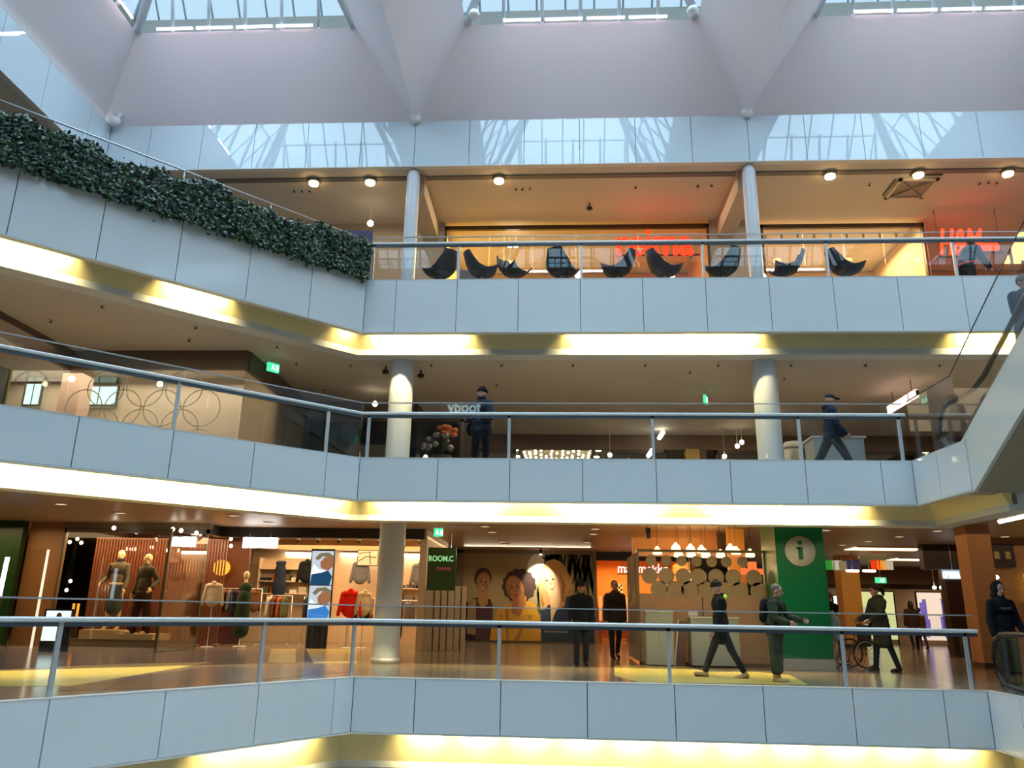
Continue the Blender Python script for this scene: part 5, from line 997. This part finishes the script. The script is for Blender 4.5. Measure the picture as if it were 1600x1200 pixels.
t=thing('shop_sign','pale blue white lit sign with narrow letters in the passage','sign',(11.72,25,2.29)); text('letters','OPTIIKKA',.26,emat('optic_white',(.8,.95,1),2.6),(0,-.02,0),parent=t,bold=.008,wide=.42); MB().box(-.02,.62,0,.03,-.04,.24).build('backing',emat('optic_back',(.6,.75,.85),.45),t); MB().tube([(.3,.02,.24),(.3,.02,1.0)],.01,5).build('rod',STEEL,t)
t=thing('door_frame','tall dark shop entrance under the pale blue sign','door',(11.9,25.2,0)); MB().box(0,.62,0,.3,0,2.25).build('leaf',mat('dark_plum',(.04,.02,.025),.3),t); MB().box(-.05,0,-.02,.32,0,2.3).build('jamb',FRAMED,t); MB().box(-.6,1.4,0,.3,2.55,3.3).build('header',mat('dark_header',(.03,.025,.03),.5),t)
b=MB(); b.box(11.6,17,23.0,23.2,0,3.3); struct(b.build('wall_back',mat('mosaic_wall',(.42,.24,.12),.5,noise=.6,nscale=9)))
t=thing('shop_header','dark signboard over the mosaic wall at the far right','sign',(11.75,22.9,2.5)); MB().box(-.05,1.0,0,.06,0,.62).build('board',mat('dark_header',(.03,.025,.03),.5),t); b=MB()
for i,c in enumerate((.15,.45,.75)): MB().box(c,c+.13,-.02,0,.22,.42).build('worn_letter',mat('dull_gold',(.4,.32,.15),.5),t)
t=thing('globe_lamp','bright lamp left of the hooded woman on the escalator','lamp',P2(1555,902,22)); MB().ball((0,0,0),.09,.09,.06).build('globe',GLB,t); MB().tube([(0,0,.05),(0,0,3.3-t.location.z)],.008,5).build('cord',STEEL,t)
for x,lb in [(1460,'left white spot over the blue banner'),(1471,'right white spot over the blue banner')]:
    t=thing('passage_spot',lb,'lamp',P2(x,918,30)); MB().ball((0,0,0),.07,.07,.06).build('globe',GLB,t); MB().tube([(0,0,.05),(0,0,3.3-t.location.z)],.008,5).build('cord',STEEL,t)
t=thing('display_case','yellow lit display at the far right edge','display',(12.9,22.8,1.6)); MB().box(0,.7,0,.1,0,.7).build('lit_panel',emat('case_yellow',(.85,.55,.08),.8),t); MB().box(-.04,.74,.0,.14,-1.6,-.0).build('stand',FRAMED,t)
# wheelchair
t=thing('wheelchair','dark wheelchair with large spoked wheels behind the balustrade right of the green pillar','wheelchair',(6.78,18.9,0),rz=0.25)
for s in (-1,1):
    b=MB(); b.tube([(.30*math.cos(a),s*.28,.32+.30*math.sin(a)) for a in [2*math.pi*k/28 for k in range(29)]],.02,8,cap=False)
    for k in range(10): a=2*math.pi*k/10; b.tube([(0,s*.28,.32),(.29*math.cos(a),s*.28,.32+.29*math.sin(a))],.005,4)
    b.build('wheel',RUBBER if s<2 else STEEL,t); b=MB(); b.tube([(.26*math.cos(a),s*.31,.32+.26*math.sin(a)) for a in [2*math.pi*k/24 for k in range(25)]],.009,6,cap=False); b.build('push_rim',STEEL,t)
    b=MB(); b.tube([(-.42+.08*math.cos(a),s*.24,.09+.08*math.sin(a)) for a in [2*math.pi*k/16 for k in range(17)]],.014,6,cap=False); b.build('front_wheel',RUBBER,t)
    b=MB(); b.tube([(.22,s*.24,.95),(.18,s*.24,.5),(-.3,s*.24,.48),(-.42,s*.24,.15)],.014,8); b.tube([(.22,s*.24,.95),(.34,s*.24,.95)],.018,8); b.tube([(.16,s*.24,.72),(-.22,s*.24,.72),(-.22,s*.24,.48)],.014,8); b.build('side_frame',DSTEEL,t)
MB().box(-.25,.18,-.23,.23,.47,.52).build('seat',BLACK,t); MB().box(.17,.21,-.23,.23,.5,.93).build('backrest',BLACK,t); MB().box(-.5,-.36,-.2,.2,.08,.10).build('footrest',BLACK,t)

for k,o in enumerate(GP):
    if k not in used: bpy.data.objects.remove(o)
# ================================================================ PEOPLE
def V3(*a): return Vector(a)
def limb_dir(p,ab,side): return V3(math.sin(ab)*side,-math.sin(p)*math.cos(ab),-math.cos(p)*math.cos(ab))
def hand(b,w,d,side,curl=.5):
    d=d.normalized(); f=V3(0,-1,0); f=(f-d*f.dot(d)); f=f.normalized() if f.length>.1 else V3(side,0,0); inw=d.cross(f)*(1)
    if inw.x*side>0: inw=-inw
    pc=w+d*.05; 
    for k in range(4):
        o=f*(-.030+.020*k); b.cap_(w+d*.012+o*.6,w+d*.09+o,.013,.0125,8)
        L=(.072,.082,.076,.060)[3-k] if side>0 else (.060,.076,.082,.072)[k]
        a=w+d*.09+o; m=a+(d*math.cos(curl*.6)+inw*math.sin(curl*.6))*L*.5; e=m+(d*math.cos(curl*1.6)+inw*math.sin(curl*1.6))*L*.5
        b.cap_(a,m,.0105,.0095,7); b.cap_(m,e,.0095,.0075,7)
    t0=w+d*.03+f*.03; t1=t0+(d*.7+f*.6+inw*.3).normalized()*.038; t2=t1+(d*.9+f*.15+inw*.4).normalized()*.03
    b.cap_(t0,t1,.0125,.0105,7); b.cap_(t1,t2,.0105,.008,7)
SKIN=mat('skin_fair',(.46,.25,.17),.5); SKINT=mat('skin_tan',(.36,.17,.10),.5); MANQ=mat('mannequin_cream',(.72,.52,.28),.45)
EYEM=mat('eye_dark',(.02,.015,.012),.3); LIPM=mat('lip_red',(.30,.08,.06),.5)
def person(name,label,cat,loc,rz,H,pose,wear,skin=SKIN,face=True):
    S=H/1.75; t=thing(name,label,cat,loc,rz,sc=S)
    lean=pose.get('lean',0); hipz=.90; pelvis=V3(0,0,hipz)
    up=V3(0,-math.sin(lean),math.cos(lean)); chest=pelvis+up*.36; neck=pelvis+up*.555
    hy=pose.get('head',(0,0)); hup=V3(math.sin(0),-math.sin(lean+hy[1]),math.cos(lean+hy[1])); headc=neck+hup*.145+V3(0,-.01,0)
    Rh=Matrix.Rotation(hy[0],3,'Z')@Matrix.Rotation(lean*.3+hy[1],3,'X')
    J={}
    for side,k in ((-1,'l'),(1,'r')):
        tp,kb=pose.get('leg_'+k,(0,0)); ab=pose.get('leg_ab',.05)
        hp=pelvis+V3(side*.088,0,-.02); kn=hp+limb_dir(tp,ab,side)*.42; an=kn+limb_dir(tp-kb,ab*.4,side)*.41; J['hip'+k]=hp;J['kn'+k]=kn;J['an'+k]=an;J['ft'+k]=tp-kb
        ap,eb,aa=pose.get('arm_'+k,(0,.2,.12)); sh=neck-up*.09+V3(side*.175,0,0); el=sh+limb_dir(ap+lean*.3,aa,side)*.285; fd=limb_dir(ap+lean*.3+eb,aa*.4-pose.get('arm_in',0),side); wr=el+fd*.245
        J['sh'+k]=sh;J['el'+k]=el;J['wr'+k]=wr;J['fd'+k]=fd
    zmin=min(J['anl'].z,J['anr'].z)-.075; dz=V3(0,0,-zmin)
    for k in J:
        if isinstance(J[k],Vector) and k[:2]!='fd': J[k]=J[k]+dz
    pelvis,chest,neck,headc=[q+dz for q in (pelvis,chest,neck,headc)]
    # body: one continuous surface
    b=MB(); RX=Rh.to_3x3()
    hd=lambda x,y,z:headc+RX@V3(x,y,z)
    b.ball(hd(0,.012,.025),.076,.094,.10,18,12,RX); b.ball(hd(0,-.018,-.045),.056,.068,.075,14,9,RX); b.ball(hd(0,-.05,-.09),.03,.028,.026,10,6,RX)
    b.cap_(hd(0,-.088,.015),hd(0,-.108,-.022),.010,.016,8)
    for s in (-1,1): b.ball(hd(s*.077,.012,-.01),.012,.022,.034,8,6,RX); b.ball(hd(s*.03,-.078,.032),.022,.012,.010,8,6,RX)
    b.cap_(neck-up*.05,headc+hup*-.06,.058,.052,12)
    b.ball(chest+up*.06,.155,.10,.16,16,10); b.ball(pelvis+up*.12,.135,.095,.15,14,8); b.ball(pelvis,.15,.105,.12,14,8); b.cap_(J['shl'],J['shr'],.055,.055,10)
    for k,side in (('l',-1),('r',1)):
        b.cap_(J['hip'+k],J['kn'+k],.082,.052,12); b.cap_(J['kn'+k],J['an'+k],.052,.036,12)
        b.cap_(J['sh'+k],J['el'+k],.05,.038,10); b.cap_(J['el'+k],J['wr'+k],.038,.026,10); hand(b,J['wr'+k],J['fd'+k],side,pose.get('curl',.6))
        ft=V3(0,-math.cos(J['ft'+k]*.5),math.sin(J['ft'+k]*.5)*.6); a=J['an'+k]; b.cap_(a+V3(0,.02,-.03),a+ft*.13+V3(0,0,-.045),.035,.028,8)
    remesh(b.build('body',skin,t),.0105,3)
    if face:
        b=MB(); 
        for s in (-1,1): b.ball(hd(s*.031,-.087,.018),.012,.006,.006,8,6,RX)
        b.build('eyes',EYEM,t); b=MB(); b.ball(hd(0,-.086,-.058),.022,.008,.007,10,6,RX); b.build('mouth',LIPM,t)
        b=MB()
        for s in (-1,1): b.cap_(hd(s*.018,-.089,.040),hd(s*.046,-.080,.040),.004,.003,6)
        b.build('eyebrows',mat('brow',(.03,.018,.012),.7),t)
    g=wear.get
    if g('trousers'):
        m,r=g('trousers'); b=MB(); b.ball(pelvis+V3(0,0,.02),.155+r,.112+r,.13,14,8)
        for k in 'lr': b.cap_(J['hip'+k],J['kn'+k],.088+r,.066+r,12); b.cap_(J['kn'+k],J['an'+k]+(J['an'+k]-J['kn'+k]).normalized()*g('trouser_drop',-.0),.064+r,.052+r*1.4,12)
        remesh(b.build('trousers',m,t),.014,3)
    if g('skirt'):
        m,l=g('skirt'); b=MB(); b.ball(pelvis+up*.08,.15,.11,.08); kk=(J['knl']+J['knr'])/2; b.cap_(pelvis,pelvis+(kk-pelvis)*l,.15,.17,16); remesh(b.build('skirt',m,t),.016,4)
    if g('jacket'):
        m,r,ln=g('jacket'); b=MB(); b.ball(chest+up*.05,.172+r,.122+r,.185,16,10); b.ball(pelvis+up*.18,.155+r,.118+r,.16,14,8); b.cap_(J['shl']+up*.0,J['shr'],.066+r*.6,.066+r*.6,12)
        low=pelvis+V3(0,0,.10)
        b.ball(low,.165+r,.125+r,.14,14,8)
        if ln>0:
            kk=(J['knl']+J['knr'])/2; q=pelvis+(kk-pelvis)*ln; b.ball(q,.17+r*1.2,.14+r,.09,14,8); b.cap_(pelvis+V3(-.05,0,0),q+V3(-.06,0,0),.118+r,.11+r,14); b.cap_(pelvis+V3(.05,0,0),q+V3(.06,0,0),.118+r,.11+r,14)
        for k in 'lr': b.cap_(J['sh'+k],J['el'+k],.062+r*.7,.052+r*.7,12); b.cap_(J['el'+k],J['wr'+k]-J['fd'+k]*.01,.050+r*.7,.042+r*.6,12)
        b.tube([neck-up*.05,neck+hup*.045],.078+r*.3,14,r2=.070+r*.3)
        remesh(b.build('jacket',m,t),.014,3)
    if g('hood'): # hood lying on the back / collar
        b=MB(); b.ball(neck+V3(0,.07,.0),.11,.075,.07,14,8); b.build('hood',g('hood'),t)
    if g('collar'): b=MB(); b.lathe([(.085,-.03),(.095,.03),(.08,.06),(.07,.05),(.075,-.03)],20,tuple(neck+up*.02)); b.build('collar',g('collar'),t)
    if g('shoes'):
        for k in 'lr':
            b=MB(); a=J['an'+k]; an=J['ft'+k]*.55; fx=V3(0,-math.cos(an),-math.sin(-an)); 
            b.cap_(a+V3(0,.035,-.035),a+fx*.165+V3(0,0,-.048),.042,.034,10); b.cap_(a+V3(0,.01,g('boot',.0)),a+V3(0,.01,-.03),.05 if g('boot') else .042,.046,10)
            o=remesh(b.build('shoe',g('shoes'),t),.010,2)
            b=MB(); b.cap_(a+V3(0,.035,-.066),a+fx*.165+V3(0,0,-.074),.034,.03,8)
            b.build('sole',g('sole',BLACK),o)
    hk=g('hat')
    if hk:
        kind,m=hk; b=MB()
        if kind=='beanie': b.ball(hd(0,.012,.075),.088,.103,.075,18,10,RX); b.cap_(hd(0,.02,.12),hd(0,.03,.145),.055,.03,12); o=b.build('beanie',m,t); remesh(o,.010,3); b=MB(); q=[hd(.090*math.cos(a),.012+.106*math.sin(a),.055) for a in [2*math.pi*i/24 for i in range(25)]]; b.tube(q,.014,8,cap=False); b.build('hat_cuff',m,o)
        if kind=='cap': 
            b.ball(hd(0,.012,.07),.086,.102,.066,18,10,RX); o=b.build('cap',m,t); b=MB(); b.add([hd(-.065,-.075,.062),hd(.065,-.075,.062),hd(.05,-.165,.055),hd(0,-.18,.057),hd(-.05,-.165,.055),hd(-.065,-.075,.07),hd(.065,-.075,.07),hd(.05,-.165,.061),hd(0,-.18,.063),hd(-.05,-.165,.061)],[(0,1,2,3,4),(9,8,7,6,5),(0,5,6,1),(1,6,7,2),(2,7,8,3),(3,8,9,4),(4,9,5,0)]); b.build('visor',m,o)
        if kind=='hood_up':
            b.ball(hd(0,.045,.02),.105,.115,.135,18,12,RX); b.ball(hd(0,.06,-.10),.12,.10,.09,14,8,RX); remesh(b.build('hood',m,t),.012,3)
    hr=g('hair')
    if hr:
        kind,m=hr; b=MB()
        if kind in('short','buzz'): 
            e=.004 if kind=='buzz' else .010; b.ball(hd(0,.028,.04),.078+e,.094+e,.092+e,18,10,RX); remesh(b.build('hair',m,t),.010,2)
        if kind=='curly': 
            rr=random.Random(3); b.ball(hd(0,.03,.04),.088,.1,.1,18,10,RX)
            for i in range(26): a=rr.uniform(0,6.28); z=rr.uniform(-.04,.13); q=math.sqrt(max(.1,1-(z/.15)**2)); b.ball(hd(.085*q*math.cos(a),.035+.09*q*abs(math.sin(a))*(1 if rr.random()<.85 else -.3),z),.03,None,None,8,5)
            remesh(b.build('hair',m,t),.012,2)
        if kind=='ponytail':
            b.ball(hd(0,.025,.04),.086,.102,.102,18,10,RX); b.cap_(hd(0,.12,.05),hd(0,.19,.01),.045,.055,12); b.cap_(hd(0,.19,.01),hd(0,.20,-.10),.052,.03,12); remesh(b.build('hair',m,t),.011,2)
        if kind=='long':
            b.ball(hd(0,.025,.04),.088,.102,.102,18,10,RX); b.cap_(hd(0,.07,-.02),hd(0,.09,-.22),.085,.06,14); b.cap_(hd(-.06,.04,0),hd(-.07,.04,-.2),.04,.03); b.cap_(hd(.06,.04,0),hd(.07,.04,-.2),.04,.03); remesh(b.build('hair',m,t),.012,2)
    if g('bag'):
        kind,m=g('bag')
        if kind=='backpack': b=MB(); c=chest+V3(0,.20,.0); b.ball(c,.15,.09,.22,14,9); b.ball(c-V3(0,-.02,.14),.15,.09,.12,12,8); remesh(b.build('backpack',m,t),.016,3); b=MB(); 
        if kind=='backpack':
            for k,s in (('l',-1),('r',1)): b.tube([chest+V3(s*.12,.14,.16),J['sh'+k]+V3(-s*.05,0,.085),chest+V3(s*.11,-.16,.06),chest+V3(s*.12,-.13,-.12)],.016,6)
            b.build('strap',m,t)
        if kind=='shoulder': b=MB(); w_=pelvis+V3(-.24,.02,.0); b.ball(w_,.06,.14,.13,12,8); remesh(b.build('shoulder_bag',m,t),.014,2); b=MB(); b.tube([w_+V3(0,-.1,.1),J['shl']+V3(-.02,-.02,.08),w_+V3(0,.1,.1)],.012,6); b.build('strap',m,t)
        if kind=='hand': w_=J['wrl']+J['fdl']*.1; b=MB(); b.box(w_.x-.05,w_.x+.05,w_.y-.13,w_.y+.13,w_.z-.32,w_.z-.08); remesh(b.build('hand_bag',m,t),.015,3); b=MB(); b.tube([w_+V3(0,-.08,-.09),w_+V3(0,0,.0),w_+V3(0,.08,-.09)],.008,6); b.build('strap',m,t)
    return t,J,dict(head=headc,chest=chest,neck=neck,pelvis=pelvis,hd=hd)
BLK=mat('black_wool',(.008,.009,.012),.85); NVY=mat('navy_jacket',(.012,.020,.040),.7); DKG=mat('dark_grey_trousers',(.022,.022,.028),.8); DBR=mat('dark_brown_leather',(.05,.03,.02),.5)
OLV=mat('olive_camouflage',(.05,.06,.035),.8,noise=.8,nscale=9); TAN=mat('tan_boots',(.38,.24,.08),.6); HRB=mat('hair_dark',(.012,.008,.006),.6); HRG=mat('hair_grey',(.10,.09,.08),.7); HRBR=mat('hair_brown',(.05,.025,.012),.6)
FL=math.radians
walk=dict(leg_l=(.42,.05),leg_r=(-.42,.15),arm_l=(-.25,.25,.08),arm_r=(.3,.35,.08),lean=.05)
# --- lowest gallery
p=P2(1131,1058,15.3)
t,J,K=person('person','person in black beanie and dark coat with lime patch walking left past the booth','person',(p.x,15.3,0),-math.pi/2,1.76,dict(leg_l=(.40,.02),leg_r=(-.38,.12),arm_l=(-.05,.25,.06),arm_r=(.12,.35,.06),lean=.04,head=(0,.12)),
  dict(trousers=(DKG,.004),trouser_drop=-.05,jacket=(BLK,.02,.42),hat=('beanie',BLK),shoes=TAN,sole=DBR,hood=BLK))
b=MB(); b.ball(K['neck']+V3(.05,.10,-.01),.075,.05,.05,12,8); b.build('lime_patch',mat('lime_fabric',(.42,.85,.02),.6,emit=(.4,.9,.02),es=.05),t)
p=P2(1213,1066,14.7)
t,J,K=person('person','person in olive camouflage with a dark backpack leaning on the rail beside the green pillar','person',(p.x,14.55,0),FL(52),1.64,dict(leg_l=(.03,.03),leg_r=(-.03,.03),arm_l=(.25,1.0,.16),arm_r=(.55,.75,.2),lean=.10,head=(.25,.15),arm_in=.1),
  dict(trousers=(OLV,.022),trouser_drop=-.13,jacket=(OLV,.022,.18),hair=('buzz',HRG),shoes=TAN,boot=.10,bag=('backpack',BLK),sole=TAN))
b=MB(); b.box(-.16,.16,-.135,.135,-.03,.03); o=b.build('belt',BLK,t); o.location=K['pelvis']+V3(0,0,.10)
person('person','person in a black coat and beanie standing before the picture of the three women','person',(.56,17.8,0),.1,1.74,dict(leg_l=(.12,.05),leg_r=(-.14,.1),arm_l=(.25,.6,.18),arm_r=(.1,.35,.16),head=(0,.05)),
  dict(trousers=(DKG,.006),jacket=(BLK,.035,.25),hat=('beanie',BLK),shoes=BLK),SKINT)
person('person','person in a dark brown jacket walking towards the viewer left of the booth','person',(1.50,20.6,0),.15,1.92,dict(leg_l=(.25,.03),leg_r=(-.30,.30),arm_l=(.1,.2,.14),arm_r=(-.15,.2,.14)),
  dict(trousers=(BLK,.0),jacket=(mat('dark_brown_jacket',(.03,.02,.018),.6),.025,.15),hair=('buzz',HRB),shoes=BLK),SKINT)
p=P2(1375,1045,18.3)
person('person','person with a dark ponytail in a long grey green parka beside the wheelchair','person',(p.x,18.0,0),-FL(75),1.80,dict(leg_l=(.18,.05),leg_r=(-.2,.15),arm_l=(.35,.8,.08),arm_r=(.4,.7,.08),lean=.06,head=(0,.1)),
  dict(trousers=(NVY,.002),jacket=(mat('grey_green_parka',(.055,.06,.05),.8),.03,.75),hood=mat('grey_green_parka',(.055,.06,.05),.8),hair=('ponytail',HRB),shoes=DBR,bag=('shoulder',BLK)))
p=P2(1307,1045,20.0)
person('person','person with reddish hair in dark clothes half hidden by the green pillar','person',(p.x,20.0,0),-FL(60),1.68,dict(leg_l=(.1,.05),leg_r=(-.1,.1),arm_l=(.3,.8,.1),arm_r=(.3,.8,.1),lean=.08),
  dict(trousers=(BLK,.005),jacket=(BLK,.025,.2),hair=('short',mat('hair_red',(.22,.06,.02),.6)),shoes=BLK))
p=P2(1320,960,19.2); t=thing('plastic_bag','pale blue and white plastic bag right of the green pillar','bag',(6.35,18.95,.55)); b=MB(); b.ball((0,0,.30),.13,.10,.30,12,8); b.ball((-.04,0,.55),.08,.05,.14,10,6); remesh(b.build('bag_body',mat('bag_blue',(.42,.60,.80),.4,noise=.3,nscale=12),t),.02,3); MB().tube([(0,0,-.55),(0,0,.05)],.02,6).build('stand',STEEL,t)
person('person','distant person with long dark hair in a brown coat walking away in the passage','person',(13.2,31,0),math.pi-.2,1.74,dict(leg_l=(.2,.05),leg_r=(-.15,.5),arm_l=(.1,.2,.16),arm_r=(-.15,.3,.2)),
  dict(trousers=(NVY,.0),jacket=(mat('brown_coat',(.07,.04,.03),.8),.02,.5),hair=('long',HRB),shoes=DBR,bag=('hand',BLK)))
person('person','distant small person walking beside the brown coated person','person',(13.9,32,0),math.pi,1.5,dict(leg_l=(-.2,.2),leg_r=(.2,.05)),dict(trousers=(mat('plum_trousers',(.08,.03,.05),.8),.0),jacket=(mat('rust_coat',(.18,.07,.03),.8),.01,.2),hair=('short',HRBR),shoes=BLK),face=False)
t,J,K=person('person','person with hair covered by a black hood standing at the escalator at the right edge','person',(P2(1580,1058,14.05).x,14.05,0),.12,1.70,dict(leg_l=(.03,.03),leg_r=(-.02,.02),arm_l=(.05,.25,.20),arm_r=(.15,.35,.2),lean=.0,head=(0,.08)),
  dict(trousers=(mat('dark_green_trousers',(.008,.018,.012),.8),.025),jacket=(BLK,.02,.1),hat=('hood_up',BLK),shoes=mat('grey_shoes',(.1,.1,.1),.5)))
o=text('chest_print','MEME',.07,mat('grey_print',(.16,.15,.12),.7),tuple(K['chest']+V3(-.10,-.155,-.0)),depth=.004,parent=t)
# --- middle gallery
p=P2(753,600,15.5)
t,J,K=person('person','person in a black beanie and bulky dark jacket standing behind the middle balustrade','person',(p.x,15.55,3.7),-FL(20),1.84,dict(leg_l=(.05,.05),leg_r=(-.04,.04),arm_l=(.35,.9,.2),arm_r=(.3,1.0,.2),head=(-.55,-.08),arm_in=.3),
  dict(trousers=(BLK,.006),jacket=(mat('blue_black_jacket',(.015,.018,.032),.7),.05,.12),hat=('beanie',BLK),collar=BLK,shoes=BLK,bag=('shoulder',BLK)))
p=P2(1292,600,15.5)
person('person','person in a dark cap and navy jacket striding right on the middle gallery','person',(p.x,15.55,3.7),math.pi/2,1.80,dict(leg_l=(.48,.05),leg_r=(-.48,.10),arm_l=(.1,.6,.08),arm_r=(.25,.7,.08),lean=.03,head=(0,.15)),
  dict(trousers=(mat('charcoal_trousers',(.03,.028,.03),.8),.012),jacket=(NVY,.02,.05),hat=('cap',mat('dark_cap',(.03,.032,.03),.7)),hood=NVY,shoes=BLK))
# --- top gallery
p=P2(1510,380,17.3)
t,J,K=person('person','person bending forward in a navy jacket with a red hem on the top gallery','person',(p.x-.05,17.35,8.1),math.pi/2+.5,1.78,dict(leg_l=(.05,.1),leg_r=(-.1,.1),arm_l=(.2,.5,.15),arm_r=(.3,.6,.15),lean=.42,head=(0,.25)),
  dict(trousers=(BLK,.01),jacket=(mat('navy_puffer',(.018,.022,.045),.6),.04,.0),hair=('short',HRBR),shoes=BLK))
b=MB(); q=K['pelvis']+V3(0,0,.0); b.tube([q+V3(.215*math.cos(a),.175*math.sin(a),.02) for a in [2*math.pi*i/24 for i in range(25)]],.022,8,cap=False); b.build('red_hem',mat('red_hem',(.6,.02,.02),.6),t)
# --- upper escalator
ye=11.8; ze=3.93+(13.25-ye)*T30-.26
t,J,K=person('person','person with short grey hair in dark blue clothes standing on the rising escalator','person',(7.34,ye,ze),.25,1.84,dict(leg_l=(.04,.04),leg_r=(-.03,.03),arm_l=(.25,1.1,.22),arm_r=(.35,1.0,.2),arm_in=.4,head=(0,.25)),
  dict(trousers=(mat('slate_trousers',(.05,.085,.11),.7),.035),jacket=(mat('slate_navy_jacket',(.022,.032,.055),.7),.045,.45),hair=('short',HRG),shoes=BLK))
# --- mannequins
t,J,K=person('mannequin','left mannequin in a grey top and denim skirt on the beige plinth','mannequin',(-12.45,22.32,.42),.15,1.80*1.22,dict(leg_l=(.03,.03),leg_r=(-.05,.05),arm_l=(-.3,1.3,.35),arm_r=(.15,.3,.15)),
  dict(skirt=(mat('denim_skirt',(.06,.085,.09),.8),1.05),jacket=(mat('grey_green_top',(.10,.085,.06),.8),.005,.0),collar=mat('dark_scarf',(.04,.03,.03),.8)),MANQ,face=False)
b=MB(); b.lathe([(.17,-.02),(.18,.02),(.17,.03)],20,tuple(K['pelvis']+V3(0,0,.06))); b.build('belt',mat('cream_belt',(.5,.38,.2),.6),t)
for k in 'lr': pass
person('mannequin','right mannequin in a dark patterned jacket and wide dark floral trousers on the beige plinth','mannequin',(-11.45,21.95,.34),-.35,1.80*1.2,dict(leg_l=(.12,.05),leg_r=(-.1,.08),arm_l=(.05,.3,.1),arm_r=(-.35,1.2,.4)),
  dict(trousers=(mat('floral_trousers',(.06,.025,.02),.8,noise=.9,nscale=7),.03),jacket=(mat('dark_pattern_jacket',(.09,.075,.05),.8,noise=.7,nscale=12),.012,.05),shoes=mat('cream_shoes',(.6,.42,.28),.5)),MANQ,face=False)

soften()
